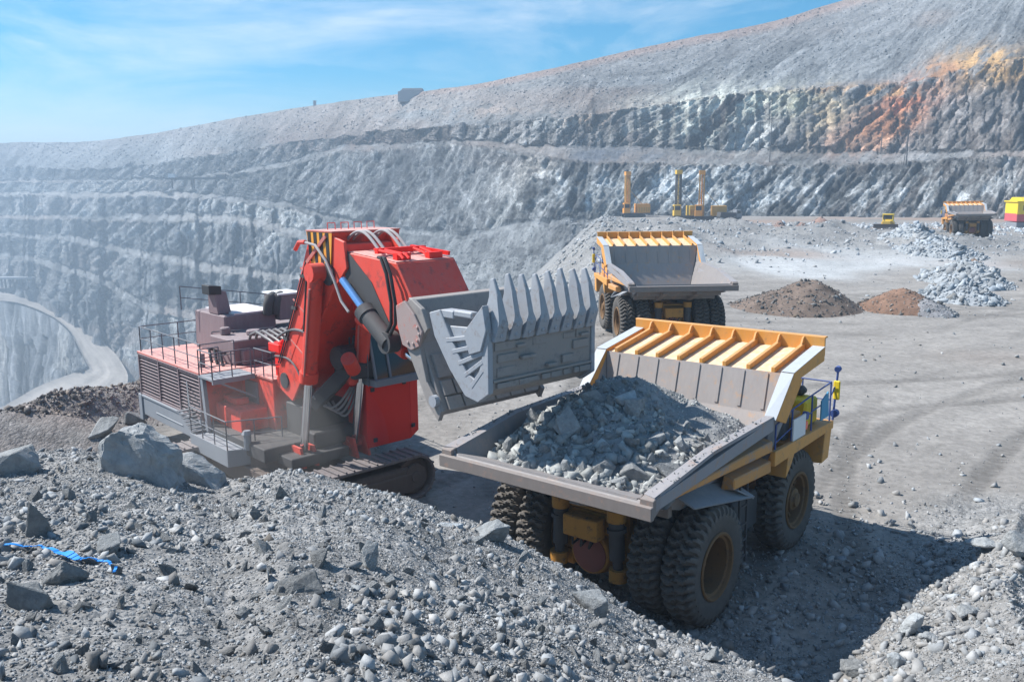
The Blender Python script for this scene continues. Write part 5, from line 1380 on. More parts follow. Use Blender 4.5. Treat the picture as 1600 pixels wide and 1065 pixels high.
    # blasted rock field under the drill rigs
    x = rng.uniform(2, 88, 15000); y = rng.uniform(88, 200, 15000); dm, _ = polydist(x, y, MUCK)
    keep = sstep(40, 14, dm) * .9 > rng.uniform(0, 1, len(x)); x, y = x[keep], y[keep]
    s = .10 + .12 * rng.pareto(2.2, len(x)).clip(0, 6); p = on_ground(x, y)
    scatter('rubble', p, s, stone_cols(len(x), .34, .08) * np.array((.97, 1, 1.03)), M['stone'], 'pale blasted rock spread below the drill rigs')
    # foot of the far wall on the right
    px = rng.uniform(1190, 1660, 3800); py = 348 + rng.exponential(7, 3800); q = np.array([at_z(a, b, .3) for a, b in zip(px, py)]); x, y = q[:, 0], q[:, 1]
    keep = (y < 300) & (np.hypot(x - 80, y - 149) > 9); x, y = x[keep], y[keep]
    s = .15 + .22 * rng.pareto(2.4, len(x)).clip(0, 5); p = on_ground(x, y)
    scatter('rubble', p, s, stone_cols(len(x), .40, .1) * np.array((.96, 1, 1.04)), M['stone'], 'pale boulders fallen at the foot of the right wall')

    # ---- rocks one can count on the pile (largest ones)
    r2 = random.Random(21); placed = []
    def put(px, py, size, label=None, mat='boulder', sq=None, rot=None, name='rock', lift=.15, seed=None, sc=(1, 1, 1), group=None, pts=None):
        d = ray(px, py); tt = np.linspace(3, 60, 4000); P = CAM + d * tt[:, None]; hh = H(P[:, 0], P[:, 1]); k = int(np.argmax(P[:, 2] < hh)); w = P[k]
        me = boulder_mesh(seed, sq, 7 if pts else 4, .075 if pts else .06, 11, pts) if (sq or pts) else ROCKS[r2.randrange(18)]
        if label is None: label, group = 'loose angular grey rock lying on the rubble slope in front', 'rocks on the rubble slope'
        o = rock(me, (w[0], w[1], w[2] + size * lift), size, rot or (r2.uniform(0, 6), r2.uniform(0, 6), r2.uniform(0, 6)), M[mat], name, label, 'boulder' if name == 'boulder' else 'rock', group, sc)
        placed.append((w[0], w[1], size)); return o
    put(207, 738, .86, 'biggest bluish boulder with a flat shaded face, beside the rear of the shovel', pts=[(-.5, -.5, -.75), (.95, -.55, -.8), (.85, -.4, .2), (.3, -.35, .78), (-.1, -.35, .86), (-.42, -.42, .66), (-1.12, .1, -.7), (-.85, .3, .05), (-.1, .9, .7), (.9, .8, .1), (1.0, .8, -.8), (-.9, .9, -.7)], rot=(0, 0, 0), name='boulder', lift=.28, seed=901)
    put(292, 750, .84, 'low rounded boulder leaning against the right side of the biggest boulder', pts=[(-.85, -.45, -.6), (-.72, -.3, .28), (-.45, -.32, .5), (.1, -.3, .36), (.55, -.32, .02), (.82, -.3, -.4), (.86, -.1, -.8), (-.7, .7, .3), (0, .8, .3), (.7, .7, -.2), (-.8, .8, -.7), (.9, .6, -.8)], rot=(0, 0, 0), name='boulder', lift=.2, seed=902)
    put(18, 738, .75, 'dark blue-grey boulder cut by the left edge of the photo', sq=(1, .8, .65), rot=(.2, .2, 1.2), name='boulder', lift=.3, seed=903)
    put(158, 678, 1.0, 'pale wedge shaped slab tilted up behind the biggest boulder', mat='boulder', sq=(1.1, .6, .5), rot=(.3, -.55, .2), name='boulder', lift=.2, seed=904)
    put(212, 662, .8, 'grey pointed boulder on the slope between wedge slab and shovel', sq=(1, .8, .7), rot=(.3, .3, 2.2), name='boulder', lift=.3, seed=905)
    put(706, 824, .36, 'whitish flat stone at the crest left of the truck wheels', mat='paleboulder', sq=(1, .6, .4), rot=(.1, .1, .4), seed=906)
    put(772, 842, .5, 'squat grey boulder at the crest in front of the left rear wheels', sq=(1, .8, .6), rot=(.1, .2, .9), name='boulder', lift=.25, seed=907)
    put(840, 862, .42, 'dark round rock at the crest right of the squat boulder', sq=(1, .8, .8), rot=(.6, .2, .9), lift=.3, seed=908)
    put(925, 955, .36, 'square edged block with a sharp front corner below the axle', sq=(1, .9, .7), rot=(.0, .1, .6), lift=.3, seed=909)
    put(942, 918, .30, 'tilted slab lying just above the square edged block', sq=(1, .6, .4), rot=(.5, .4, .2), lift=.35, seed=910)
    put(900, 892, .24, 'small white block on the crest below the truck axle', mat='paleboulder', sq=(1, .8, .7), rot=(.5, .4, 1.2), lift=.3, seed=911)
    put(575, 886, .23, 'pointed pale rock standing in the middle of the slope', mat='paleboulder', sq=(.8, .7, 1), rot=(.1, .2, .4), lift=.35, seed=912)
    put(473, 920, .27, 'large half buried grey block in the middle of the slope', sq=(1, .8, .6), rot=(.2, -.2, .4), lift=.1, seed=913)
    put(52, 838, .34, 'standing dark rock with a flat front, above the blue tape', sq=(.8, .6, 1), rot=(.1, .15, .3), lift=.4, seed=914)
    put(46, 950, .24, 'dark angular rock near the left edge below the blue tape', sq=(1, .7, .8), rot=(.3, .4, .3), lift=.3, seed=915)
    put(98, 908, .24, 'blue-grey block just below the blue tape', sq=(1, .8, .7), rot=(.1, .1, .8), lift=.35, seed=916)
    put(183, 862, .26, 'blocky grey stone just right of the blue tape end', sq=(1, .8, .7), rot=(.2, .1, .1), lift=.35, seed=917)
    put(1112, 1030, .26, 'dark rounded rock low on the slope under the rear wheel', sq=(1, .7, .7), rot=(.2, .6, .1), lift=.3, seed=918)
    put(1424, 988, .42, 'upright square block at the edge of the shaded gully', mat='paleboulder', sq=(.9, .7, 1), rot=(.05, .1, .3), lift=.45, seed=919)
    put(1450, 1000, .36, 'pale slab leaning beside the upright block at the gully', mat='paleboulder', sq=(1, .6, .4), rot=(.1, .3, -.4), lift=.3, seed=920)
    put(1507, 962, .40, 'rounded pale boulder on the lit berm at the right', mat='paleboulder', sq=(1, .7, .55), rot=(.1, .1, .5), lift=.25, seed=921)
    put(1536, 860, .62, 'flat slab with a bright top and black underside, right of the truck shadow', mat='paleboulder', sq=(1, .6, .32), rot=(.12, .12, .2), lift=.35, seed=922)
    put(1592, 866, .75, 'dark boulder cut by the right edge of the photo', sq=(1, .8, .7), rot=(.1, .1, 1.9), name='boulder', lift=.35, seed=923)
    put(1400, 1040, .36, 'white rock at the bottom of the shaded gully by the berm', mat='paleboulder', sq=(1, .7, .6), rot=(.4, .3, .9), lift=.35, seed=924)
    put(1335, 1052, .40, 'bluish shaded rock on the gully floor at the bottom of the photo', sq=(1, .8, .7), rot=(.6, .3, .3), lift=.3, seed=925)
    put(610, 757, .42, 'grey stone lying right in front of the crawler track', sq=(1, .75, .65), rot=(.2, .1, .3), lift=.4, seed=926)
    n = 0; tries = 0
    while n < 200 and tries < 9000:
        tries += 1
        px, py = r2.uniform(-10, 1250), r2.uniform(735, 1060)
        d = ray(px, py); tt = np.linspace(5, 26, 700); P = CAM + d * tt[:, None]; hh = H(P[:, 0], P[:, 1]); k = int(np.argmax(P[:, 2] < hh))
        if k == 0: continue
        w = P[k]
        if pile_mask(w[None, 0], w[None, 1])[0] < .7: continue
        far = np.hypot(w[0], w[1])
        s = r2.choice((.10, .11, .13, .15, .18, .23)) * (.42 + .034 * far)
        if py > 900 and r2.random() < .45: continue
        if any((w[0] - a) ** 2 + (w[1] - b) ** 2 < (1.1 * (s + c)) ** 2 for a, b, c in placed): continue
        placed.append((w[0], w[1], s)); n += 1
        o = rock(ROCKS[r2.randrange(18)], (w[0], w[1], w[2] + s * r2.uniform(.0, .35)), s, (r2.uniform(0, 6), r2.uniform(0, 6), r2.uniform(0, 6)), M['boulder'], 'rock',
                 'loose angular grey rock lying on the rubble slope in front', 'rock', 'rocks on the rubble slope', (1, r2.uniform(.7, 1), r2.uniform(.5, .9)))


loose_rock()


def rock_pile(name, px, py, wpx, hgt, depth, col, label, n, ssz=(.07, .10), tint=(1, 1, 1), skew=0):
    """a tipped heap: dome of fines with broken stone on it, one thing"""
    c0 = at_z(px, py, .9); c0[2] = Hs(c0[0], c0[1]); wx = wpx * c0[1] / F / 2
    kd = (c0[1] + depth) / c0[1]; wx *= kd; c0[0] *= kd
    m = 60; th = np.linspace(0, 2 * math.pi, 121); rr = np.linspace(0, 1, m)
    Rg, Tg = np.meshgrid(rr, th, indexing='ij')
    X = c0[0] + Rg * np.cos(Tg) * wx * 1.1; Y = c0[1] + depth * 1.0 + Rg * np.sin(Tg) * depth * 1.15
    sd = abs(hash(name + str(px))) % 97 if False else int(px) % 97
    def top(X, Y):
        a = np.hypot((X - c0[0]) / wx, (Y - c0[1] - depth) / depth)
        b = np.hypot((X - c0[0] - wx * .35) / (wx * .6), (Y - c0[1] - depth) / (depth * .8)) if skew else a + 1
        h = hgt * np.clip(1 - a, 0, 1) ** .85 * (1 + .25 * fbm(X * .3, Y * .3, None, 3, sd)) + skew * hgt * .35 * np.clip(1 - b, 0, 1)
        return H(X, Y, False) + h - .06 + .10 * fbm(X * 1.5, Y * 1.5, None, 3, sd + 4) * np.clip((1.05 - a) * 5, 0, 1)
    Z = top(X, Y); cc = np.array(col) * (1 + .4 * fbm(X * 1.2, Y * 1.2, None, 4, sd + 9))[..., None]
    P = np.stack([X, Y, Z], -1) ; Fi = np.arange(m * 121).reshape(m, 121)
    Fc = np.stack([Fi[:-1, :-1], Fi[1:, :-1], Fi[1:, 1:], Fi[:-1, 1:]], -1).reshape(-1, 4)
    tris = np.concatenate([Fc[:, [0, 1, 2]], Fc[:, [0, 2, 3]]]); V = P.reshape(-1, 3); C = cc.reshape(-1, 3)
    u = np.sqrt(rng.uniform(0, 1, n)); t = rng.uniform(0, 2 * math.pi, n); x = c0[0] + u * np.cos(t) * wx * 1.05; y = c0[1] + depth + u * np.sin(t) * depth * 1.05
    s = ssz[0] + ssz[1] * rng.pareto(2.3, n).clip(0, 4); p = np.stack([x, y, top(x, y)], -1)
    sc_ = scatter(name, p, s, stone_cols(n, float(np.mean(col)) * 1.1, .07) / .3 * .3 * np.array(tint), M['stone'], label)
    me = sc_.data; k = len(me.vertices); Vs = np.zeros(k * 3, np.float32); me.vertices.foreach_get('co', Vs); Fs = np.zeros(len(me.polygons) * 3, np.int32); me.loops.foreach_get('vertex_index', Fs)
    Cs = np.zeros(k * 4, np.float32); me.attributes['Col'].data.foreach_get('color', Cs)
    bpy.data.objects.remove(sc_)
    o = np_mesh(name, np.concatenate([V, Vs.reshape(-1, 3)]), np.concatenate([tris, Fs.reshape(-1, 3) + len(V)]), M['stone'], np.concatenate([C, Cs.reshape(-1, 4)[:, :3]]))
    return tag(o, label, 'rock pile')


rock_pile('rock_pile', 1243, 489, 205, 2.1, 5.0, (.155, .12, .10), 'dark grey-brown rock heap tipped at the edge of the haul track', 1500, (.07, .07), (1.03, .98, .94), 1)
rock_pile('rock_pile', 1408, 489, 134, 1.85, 4.4, (.20, .125, .09), 'reddish brown rock heap between the dark heap and the pale boulders', 900, (.07, .07), (1.12, .95, .84), 0)
rock_pile('rock_pile', 1448, 492, 84, 1.25, 3.2, (.19, .19, .20), 'low dark grey heap joined to the right of the reddish heap', 500, (.08, .08), (.97, 1, 1.03), 0)
rock_pile('rock_pile', 1500, 472, 112, 1.8, 5.0, (.27, .29, .31), 'bluish white boulder heap nearest the right end of the windrow', 900, (.13, .15), (.94, 1, 1.05), 0)
rock_pile('rock_pile', 1505, 447, 112, 2.2, 7.0, (.28, .30, .315), 'pale boulder heap in the middle of the windrow by the track', 900, (.16, .18), (.95, 1, 1.05), 1)
rock_pile('rock_pile', 1520, 432, 46, 2.0, 3.5, (.18, .13, .10), 'small dark brown heap tipped on the pale windrow', 300, (.10, .1), (1.1, .95, .86), 0)
rock_pile('rock_pile', 1464, 408, 110, 2.0, 9.0, (.28, .30, .315), 'pale boulder heap in front of the distant haul truck', 800, (.2, .2), (.95, 1, 1.05), 0)
rock_pile('rock_pile', 1425, 389, 86, 1.4, 8.0, (.29, .31, .325), 'pale boulder heap beside the bulldozer', 600, (.24, .24), (.95, 1, 1.05), 0)
rock_pile('rock_pile', 1280, 368, 38, 1.7, 4, (.25, .17, .145), 'right one of three small brown heaps near the drill rigs', 200, (.12, .1), (1.1, .95, .88), 0)
rock_pile('rock_pile', 1250, 371, 16, 1.0, 2.5, (.25, .17, .145), 'middle and lowest of three small brown heaps near the drill rigs', 90, (.1, .1), (1.1, .95, .88), 0)
rock_pile('rock_pile', 1219, 369, 18, 1.4, 2.5, (.22, .16, .14), 'left and darkest of three small brown heaps near the drill rigs', 90, (.1, .1), (1.1, .95, .88), 0)


# ---- blue plastic tape trailing over the stones
def tape():
    pts = []
    for px, py in ((-30, 853), (0, 858), (35, 861), (66, 862), (78, 866), (100, 872), (124, 881), (150, 882), (172, 888), (183, 896), (178, 902)):
        d = ray(px, py); tt = np.linspace(4, 40, 5000); P = CAM + d * tt[:, None]; k = int(np.argmax(P[:, 2] < H(P[:, 0], P[:, 1]))); pts.append(P[k] + np.array((0, 0, .06)))
    pts = np.array(pts); t = np.linspace(0, len(pts) - 1, 90); Q = np.stack([np.interp(t, np.arange(len(pts)), pts[:, k]) for k in range(3)], -1)
    Q[:, 2] = np.maximum(Q[:, 2], H(Q[:, 0], Q[:, 1]) + .04) + .008 * np.sin(t * 5)
    w = .013 + .028 * np.exp(-((t - 5.2) / .9) ** 2)
    mb = MB()
    for i in range(len(Q) - 1):
        d = Vector(Q[i + 1] - Q[i]).normalized(); sd = d.cross(Vector((0, 0, 1))).normalized(); tw = .25 * math.sin(i * .35)
        off = sd * w[i] * math.cos(tw) + Vector((0, 0, 1)) * w[i] * math.sin(tw); p, q = Vector(Q[i]), Vector(Q[i + 1]); tw2 = .25 * math.sin((i + 1) * .35)
        off2 = sd * w[i + 1] * math.cos(tw2) + Vector((0, 0, 1)) * w[i + 1] * math.sin(tw2)
        mb.add([p - off, p + off, q + off2, q - off2], [(0, 1, 2, 3)])
    o = mb.build('tape', M['bluetape']); tag(o, 'crumpled bright blue plastic tape lying across the stones', 'tape')
    s = o.modifiers.new('Solidify', 'SOLIDIFY'); s.thickness = .006


tape()


# ================================================================== DISTANT MACHINES
def drill(px, py, Y, rz, cols, label, hgt=14.5, flip=1):
    w = at_y(px, py, Y); w[2] = Hs(w[0], w[1])
    D = empty('drill_rig', w, rz, label, 'drill rig', 'drill rigs on the bench')
    body, cabc, mast = cols
    b = MB()
    D.scale = (1.3, 1.3, 1.04)
    for s in (-1, 1):
        b.prism_x([(-2.6, .0), (2.6, 0), (3.0, .5), (2.6, 1.0), (-2.6, 1.0), (-3.0, .5)], s * 1.2 - .35, s * 1.2 + .35)
    b.bb(-.9, .9, -2, 2, .5, 1.1); b.build('crawler', M['dark'], D, .05)
    D2 = D
    b = MB(); b.bb(-1.6, 1.6, -4.2, 3.2, 1.1, 1.4); b.build('platform', M['dark'], D)
    b = MB(); b.bb(-1.5, 1.5, -4.1, -.6, 1.4, 4.4); h = b.build('engine_housing', M[body], D, .08)
    b = MB()
    for k in range(5): b.bb(1.5, 1.54, -3.9 + .64 * k, -3.45 + .64 * k, 1.7, 3.3); b.bb(-1.54, -1.5, -3.9 + .64 * k, -3.45 + .64 * k, 1.7, 3.3)
    b.build('side_door', M['mast'], h)
    b = MB(); b.bb(-1.5, -.1, 1.4, 3.1, 1.4, 4.7); c = b.build('cab', M[cabc], D, .06)
    b = MB(); b.bb(-1.53, -.07, 1.6, 2.9, 3.1, 4.3).bb(-1.3, -.3, 3.1, 3.13, 3.1, 4.3); b.build('window', M['glass'], c)
    b = MB(); x0, y0 = .55, 1.6; hw = .55
    for sx in (-1, 1):
        for sy in (-1, 1): b.beam((x0 + sx * hw, y0 + sy * hw, 1.2), (x0 + sx * hw * .9, y0 + sy * hw * .9, hgt), .26, .26)
    n = 12
    for k in range(n):
        z0, z1 = 1.4 + (hgt - 1.6) * k / n, 1.4 + (hgt - 1.6) * (k + 1) / n; sg = 1 if k % 2 else -1
        for s in (-1, 1):
            b.beam((x0 - sg * hw, y0 + s * hw, z0), (x0 + sg * hw, y0 + s * hw, z1), .09, .09); b.beam((x0 + s * hw, y0 - sg * hw, z0), (x0 + s * hw, y0 + sg * hw, z1), .09, .09)
            b.beam((x0 - hw, y0 + s * hw, z1), (x0 + hw, y0 + s * hw, z1), .08, .08)
    b.beam((x0, y0 - hw, 9.0), (x0, -3.0, 3.6), .12, .12)
    ms = b.build('mast', M[mast], D)
    b = MB(); b.bb(x0 - .75, x0 + .75, y0 - .7, y0 + .7, hgt - .9, hgt + .35).cyl((x0, y0, 1.3), (x0, y0, hgt - 1), .16, n=8); b.build('mast_head', M[cabc], ms)
    return D


drill(990, 333, 296, R(100), ('drillorange', 'drillorange', 'mast'), 'leftmost drill rig, all orange yellow, standing apart from the other two')
drill(1070, 348, 268, R(95), ('drillyellow', 'drillyellow', 'dark'), 'middle drill rig with a dark mast and dull yellow housing')
drill(1106, 350, 262, R(80), ('mast', 'drillorange', 'mast'), 'right drill rig with an orange cab beside the dark lorry', 14.2)


def service_truck():
    w = at_y(1140, 354, 258); w[2] = Hs(w[0], w[1]); D = empty('service_truck', w, R(-78), 'dark grey lorry parked right of the drill rigs', 'lorry')
    b = MB(); b.bb(-1.1, 1.1, -3.6, 3.2, .8, 1.2); b.build('chassis', M['dark'], D)
    b = MB(); b.prism_x([(1.5, .9), (3.3, .9), (3.3, 2.0), (2.9, 3.3), (1.5, 3.3)], -1.2, 1.2); c = b.build('cab', M['greysteel'], D, .05)
    b = MB(); b.bb(-1.22, 1.22, 1.8, 2.8, 2.2, 3.0).bb(-1.0, 1.0, 3.12, 3.2, 2.2, 2.9); b.build('window', M['glass'], c)
    b = MB(); b.prism_x([(-3.8, 1.25), (1.3, 1.25), (1.4, 2.5), (-3.5, 2.7)], -1.3, 1.3); b.build('tipper_body', M['dark'], D, .06)
    for x in (-1, 1):
        for y in (-2.6, -1.3, 2.4):
            b = MB(); b.cyl((x * .8, y, .6), (x * 1.25, y, .6), .6, n=18); b.build('wheel', M['tyre'], D, .05)


service_truck()


def bulldozer():
    w = at_y(1385, 372, 196); w[2] = Hs(w[0], w[1]); D = empty('bulldozer', w, R(150), 'yellow bulldozer with a wide dark blade in front of the pale boulders', 'bulldozer')
    b = MB()
    for s in (-1, 1): b.prism_x([(-2.2, 0), (1.6, 0), (2.1, .5), (1.7, 1.0), (-2.0, 1.25), (-2.6, .6)], s * 1.25 - .35, s * 1.25 + .35)
    b.build('crawler_track', M['dark'], D, .05)
    b = MB(); b.bb(-.85, .85, -.2, 2.4, .9, 2.2).bb(-1.3, 1.3, -2.3, -.2, 1.0, 2.0).bb(-1.6, 1.6, -2.2, 1.0, 1.25, 1.4); b.build('hull', M['drillyellow'], D, .06)
    b = MB(); b.bb(-1.1, 1.1, -1.9, -.2, 2.0, 2.5).bb(-1.2, 1.2, -2.0, -.1, 3.5, 3.7)
    for x in (-1.05, 1.05):
        for y in (-1.85, -.25): b.beam((x, y, 2.4), (x, y, 3.55), .14, .14)
    c = b.build('cab', M['bright_yellow'], D, .04)
    b = MB(); b.bb(-1.0, 1.0, -1.8, -.3, 2.5, 3.5); b.build('window', M['glass'], c)
    b = MB(); b.add([], []); b.prism_x([(3.0, 0), (3.25, .15), (3.05, .7), (3.1, 1.25), (3.3, 1.6), (3.15, 1.6), (2.9, 1.2), (2.85, .6)], -2.6, 2.6); b.build('blade', M['trackdark'], D, .02)
    b = MB()
    for s in (-1, 1): b.beam((s * 1.75, -.2, .55), (s * 1.75, 3.0, .45), .22, .3)
    b.build('push_arm', M['drillyellow'], D)
    b = MB(); b.cyl((.45, 1.6, 2.2), (.45, 1.6, 3.1), .1, n=8); b.build('exhaust_pipe', M['dark'], D)


bulldozer()


def shovel_house():
    w = at_y(1608, 343, 205); w[2] = Hs(w[0], w[1]); D = empty('electric_shovel', w, R(-8), 'yellow and red machine house cut by the right edge of the photo', 'mining machine')
    b = MB(); b.bb(-4.0, 4.0, -3, 3, 0, 1.3); b.build('crawler', M['greysteel'], D, .1)
    b = MB(); b.bb(-4.2, 4.6, -3.4, 3.4, 1.5, 3.3); b.build('lower_house', M['redhouse'], D, .05)
    b = MB(); b.bb(-4.2, 4.6, -3.4, 3.4, 3.3, 6.0); u = b.build('upper_house', M['bright_yellow'], D, .05)
    b = MB(); b.bb(-4.5, 4.9, -3.7, 3.7, 6.0, 6.3); b.prism_x([(-3.4, 6.3), (3.4, 6.3), (2.2, 7.1), (-2.2, 7.1)], -3.4, 4.2); b.build('roof', M['bright_yellow'], u, .05)
    b = MB()
    for x in (-2.6, -.4, 1.8): b.bb(x - .35, x + .35, -3.45, -3.4, 4.1, 5.3)
    b.build('window', M['dark'], u)
    b = MB(); b.bb(-4.3, 4.7, -3.6, -3.4, 3.2, 3.36); b.build('trim', M['bright_yellow'], u)


shovel_house()

# ---- wooden power poles on the bench, and short marker posts along the haul road
for k, (px, pb, pt, dsc) in enumerate(((1201, 250, 184, 'tall leaning wooden pole left of the rust red chute'), (1277, 232, 198, 'thin wooden pole in front of the ochre stained face'), (1373, 238, 206, 'short wooden pole at the foot of the rust red chute'),
                                       (1412, 252, 203, 'double wooden pole right of the rust red chute, with stay'), (1184, 226, 190, 'thin distant pole just left of the tall leaning pole'), (1122, 226, 198, 'farthest thin pole in front of the white quartz face'))):
    w = wall_at(px, pb); top = at_y(px, pt, w[1] - 2); hh = max(5.0, top[2] - w[2]); b = MB()
    P0 = Vector((w[0], w[1] - 2, w[2] - 1.5)); lean = (.25, 0, 0)
    b.cyl(P0, P0 + Vector((.012 * hh, 0, hh + 1.5)), .20, .13, 7)
    o = b.build('utility_pole', M['pole']); tag(o, dsc, 'pole', 'wooden poles on the bench')
    b = MB(); b.beam(P0 + Vector((-1.1, -.15, hh + 1.0)), P0 + Vector((1.1, -.15, hh + 1.0)), .16, .16)
    if k == 3: b.cyl(P0 + Vector((-.9, 0, 0)), P0 + Vector((0, 0, hh + .9)), .13, n=6)
    b.build('crossarm', M['pole'], o)
_l = ('second', 'third', 'fourth')
for k, (px, py) in enumerate(((39, 638), (79, 620), (106, 601), (134, 584))):
    # stand them on the lower leg of the road
    tt = ROAD_L; d = ray(px, py); i = int(np.argmin(np.abs(proj(ROAD_L)[0] - px) + np.abs(proj(ROAD_L)[1] - py))); w = ROAD_L[i]
    b = MB(); b.cyl((w[0], w[1], w[2] - .5), (w[0], w[1], w[2] + 5.2), .22, .16, 6)
    o = b.build('marker_post', M['pole']); tag(o, ('first thin post from the left beside the lower leg of the haul road', 'second thin post from the left beside the lower leg of the haul road', 'third thin post from the left beside the lower leg of the haul road', 'thin post at the bend of the haul road')[k], 'post', 'posts beside the haul road')


def loading_station():
    i = int(np.argmin(np.abs(proj(ROAD_U)[0] - 30) + np.abs(proj(ROAD_U)[1] - 459))); Y = ROAD_U[i][1] - 10; w = at_y(26, 468, Y); k = 64 * Y / F / 40
    D = empty('loading_station', (w[0], Y, w[2]), 0, 'hazy steel loading station with a pale roof beside the haul road', 'loading station')
    D.scale = (k, 1.0, 36 * Y / F / 10.8)
    b = MB(); b.bb(-16, 22, -5, 5, 10.0, 10.8); b.build('roof', M['concrete'], D)
    b = MB(); b.hexa([(-18, -4, 4.2), (22, -4, 3.4), (22, 4, 3.4), (-18, 4, 4.2), (-18, -4, 5.6), (22, -4, 4.8), (22, 4, 4.8), (-18, 4, 5.6)]); b.hexa([(-4, -3, 5), (14, -3, 5), (14, 3, 5), (-4, 3, 5), (2, -3, 8.2), (9, -3, 8.2), (9, 3, 8.2), (2, 3, 8.2)]); b.build('platform', M['dark'], D)
    for x in (-15, -7, 1, 9, 18):
        for y in (-3.5, 3.5):
            b = MB(); b.bb(x - .6, x + .6, y - .5, y + .5, 0, 10 if x < 14 else 4); b.build('support_leg', M['dark'], D)


loading_station()


def gantry():
    a = wall_at(262, 283); b_ = wall_at(352, 282); Y = min(a[1], b_[1]) - 3
    A_, B_ = at_y(259, 281, Y), at_y(356, 280, Y); L = B_[0] - A_[0]
    D = empty('conveyor_gantry', (A_[0], Y, A_[2]), 0, 'long dark conveyor gantry lying level on the hazy bench', 'conveyor')
    b = MB(); b.bb(0, L, -1.2, 1.2, 0, 1.4); b.build('gallery', M['dark'], D)
    b = MB(); b.bb(.05 * L, .16 * L, -1.4, 1.4, 1.4, 4.2); b.build('drive_house', M['white'], D)
    b = MB(); b.prism_x([(-1.5, 1.4), (1.5, 1.4), (1.5, 4.0), (-1.5, 3.2)], .82 * L, .97 * L); b.build('head_house', M['dark'], D)
    for f in (.1, .42, .45, .8):
        b = MB(); b.bb(f * L - .3, f * L + .3, -.8, .8, -6, 0); b.build('trestle', M['dark'], D)


gantry()


def crest_bunker():
    a = wall_at(642, 151); Y = a[1] - 3; p, q = at_y(622, 152, Y), at_y(661, 147, Y); w = q[0] - p[0]
    D = empty('concrete_building', ((p[0] + q[0]) / 2, Y + 3, p[2] - 2.4), 0, 'squat grey building standing on the crest of the pit wall', 'building')
    b = MB(); b.prism_x([(-4, 0), (4, 0), (4, 5.4), (-4, 5.4)], -w / 2, w / 2); b.build('wall', M['concrete'], D, .1)
    b = MB(); b.hexa([(-w * .42, -4.2, 5.4), (w * .5, -4.2, 5.4), (w * .5, 4.2, 5.4), (-w * .42, 4.2, 5.4), (-w * .3, -3.6, 7.0), (w * .48, -3.6, 7.0), (w * .48, 3.6, 7.0), (-w * .3, 3.6, 7.0)]); b.build('roof', M['greysteel'], D, .1)
    a = wall_at(492, 160); b = MB(); b.bb(a[0] - .8, a[0] + .8, a[1] - 1, a[1] + 1, a[2] - 1, a[2] + 2.6); b.bb(a[0] - 1.0, a[0] + 1.0, a[1] - 1.2, a[1] + 1.2, a[2] + 2.6, a[2] + 2.9)
    o = b.build('hut', M['concrete']); tag(o, 'tiny pale hut on the crest left of the squat building', 'hut')


crest_bunker()

# ---- bottom of the pit (hidden below the bench edge)
b = MB(); b.bb(-2000, 1400, 30, 2000, -262, -250)
o = b.build('pit_floor', M['concrete']); tag(o, 'dark bottom of the open pit', 'ground', kind='structure')
# ================================================================== AIR, LIGHT, CAMERA
def volume_mat(name, dens, col, aniso=.25):
    m = bpy.data.materials.new(name); m.use_nodes = True; nt = m.node_tree; nt.nodes.clear()
    out = nt.nodes.new('ShaderNodeOutputMaterial'); v = nt.nodes.new('ShaderNodeVolumePrincipled')
    v.inputs['Density'].default_value = dens; v.inputs['Color'].default_value = (*col, 1); v.inputs['Anisotropy'].default_value = aniso
    nt.links.new(v.outputs[0], out.inputs['Volume']); return m


top = float(WP[..., 2].max()) + 8
b = MB(); b.bb(-3400, 3000, -260, 2600, -263, top)
hz_ = b.build('haze', volume_mat('pit_haze', .00080, (.62, .80, 1.0), .2)); tag(hz_, 'thin bluish air filling the open pit', 'haze', kind='stuff')
# dust hanging about the shovel where rock was just tipped
for loc, sc, d in (((-8.6, 27.2, 2.6), (3.0, 1.8, 2.2), .045), ((-6.4, 28.0, 2.2), (2.2, 1.6, 2.4), .05)):
    me = bpy.data.meshes.new('dust'); bm = bmesh.new(); bmesh.ops.create_icosphere(bm, subdivisions=3, radius=1); bm.to_mesh(me); bm.free()
    o = bpy.data.objects.new('dust', me); COL.objects.link(o); o.location = loc; o.scale = sc
    me.materials.append(volume_mat('hanging_dust', d, (.86, .84, .82), .0)); tag(o, 'thin grey dust hanging at the side of the shovel', 'dust', kind='stuff')

SUN_EL = R(48); SUN_DIR = Vector((-.963, .27, 0)).normalized() * math.cos(SUN_EL); SUN_DIR.z = math.sin(SUN_EL)
ld = bpy.data.lights.new('sun', 'SUN'); ld.energy = 5.0; ld.angle = R(.55); ld.color = (1.0, .965, .91)
lo = bpy.data.objects.new('sun', ld); COL.objects.link(lo); lo.rotation_euler = SUN_DIR.to_track_quat('Z', 'Y').to_euler(); lo.location = (-60, 20, 90)

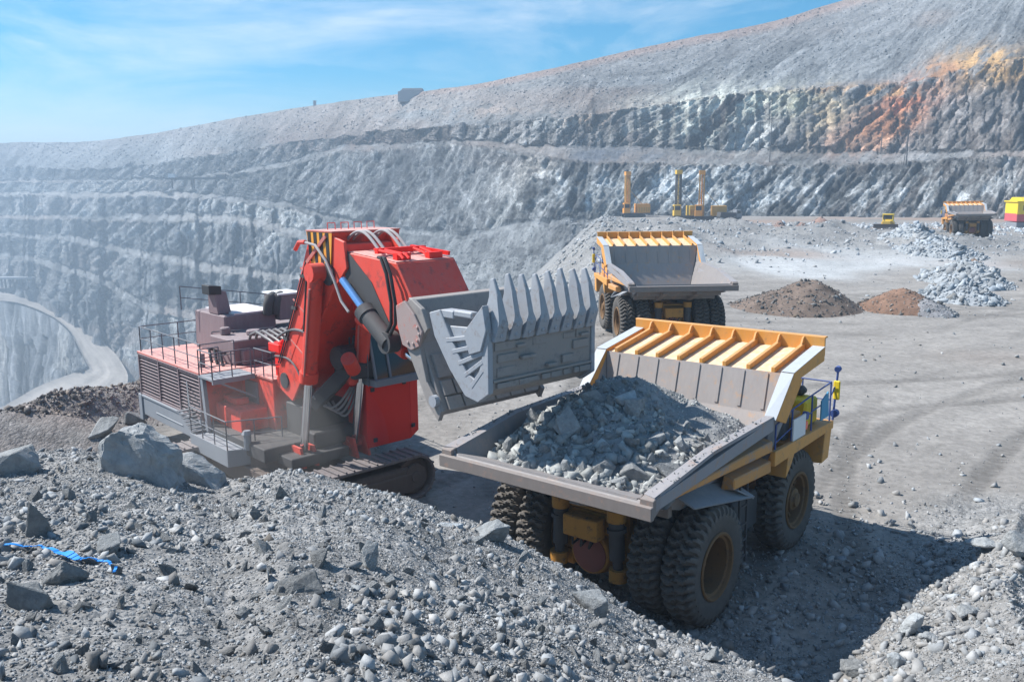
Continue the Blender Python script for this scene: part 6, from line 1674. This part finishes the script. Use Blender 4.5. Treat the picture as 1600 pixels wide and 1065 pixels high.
W = bpy.data.worlds.new('World'); SC.world = W; W.use_nodes = True; nt = W.node_tree; N = nt.nodes; L = nt.links
bg = N['Background']; sky = N.new('ShaderNodeTexSky'); sky.sky_type = 'NISHITA'; sky.sun_disc = False
sky.sun_elevation = SUN_EL; sky.sun_rotation = math.atan2(SUN_DIR.x, SUN_DIR.y); sky.altitude = 300; sky.air_density = 1.0; sky.dust_density = .3; sky.ozone_density = 3.5
tc = N.new('ShaderNodeTexCoord'); mp = N.new('ShaderNodeMapping'); mp.inputs['Scale'].default_value = (1.0, 1.0, 4.2); mp.inputs['Rotation'].default_value = (0, R(14), 0); L.new(tc.outputs['Generated'], mp.inputs[0])
cl = noise(nt, 2.3, 7, .62, mp.outputs[0], .6); cf = ramp(nt, cl, (.47, 0), (.74, .85))
cl2 = noise(nt, 7.0, 8, .66, mp.outputs[0], .9)
mu = N.new('ShaderNodeMath'); mu.operation = 'MULTIPLY'; L.new(cf, mu.inputs[0]); L.new(ramp(nt, cl2, (.28, .35), (.7, 1)), mu.inputs[1])
hs = N.new('ShaderNodeHueSaturation'); hs.inputs['Hue'].default_value = .488; hs.inputs['Saturation'].default_value = 1.95; hs.inputs['Value'].default_value = 1.6; L.new(sky.outputs[0], hs.inputs['Color'])
skyc = mixrgb(nt, 'MIX', mu.outputs[0], hs.outputs[0], (13.5, 14.2, 15.0))
L.new(skyc, bg.inputs['Color']); bg.inputs['Strength'].default_value = .05

cd = bpy.data.cameras.new('camera'); cam = bpy.data.objects.new('camera', cd); COL.objects.link(cam); SC.camera = cam
cd.sensor_width = 36; cd.sensor_fit = 'HORIZONTAL'; cd.lens = F * 36 / 1600; cd.clip_start = .1; cd.clip_end = 5000
cam.matrix_world = Matrix.Translation((0, 0, CH)) @ Matrix.Rotation(math.pi / 2 - PITCH, 4, 'X') @ Matrix.Rotation(ROLL, 4, 'Z')

SC.render.engine = 'CYCLES'
SC.view_settings.view_transform = 'Standard'; SC.view_settings.look = 'None'; SC.view_settings.exposure = 0.80; SC.view_settings.gamma = 1.0; SC.view_settings.use_curve_mapping = False
SC.render.film_transparent = False
cy = SC.cycles
cy.use_denoising = True; cy.max_bounces = 6; cy.diffuse_bounces = 3; cy.glossy_bounces = 2; cy.transmission_bounces = 2; cy.volume_bounces = 0; cy.caustics_reflective = False; cy.caustics_refractive = False
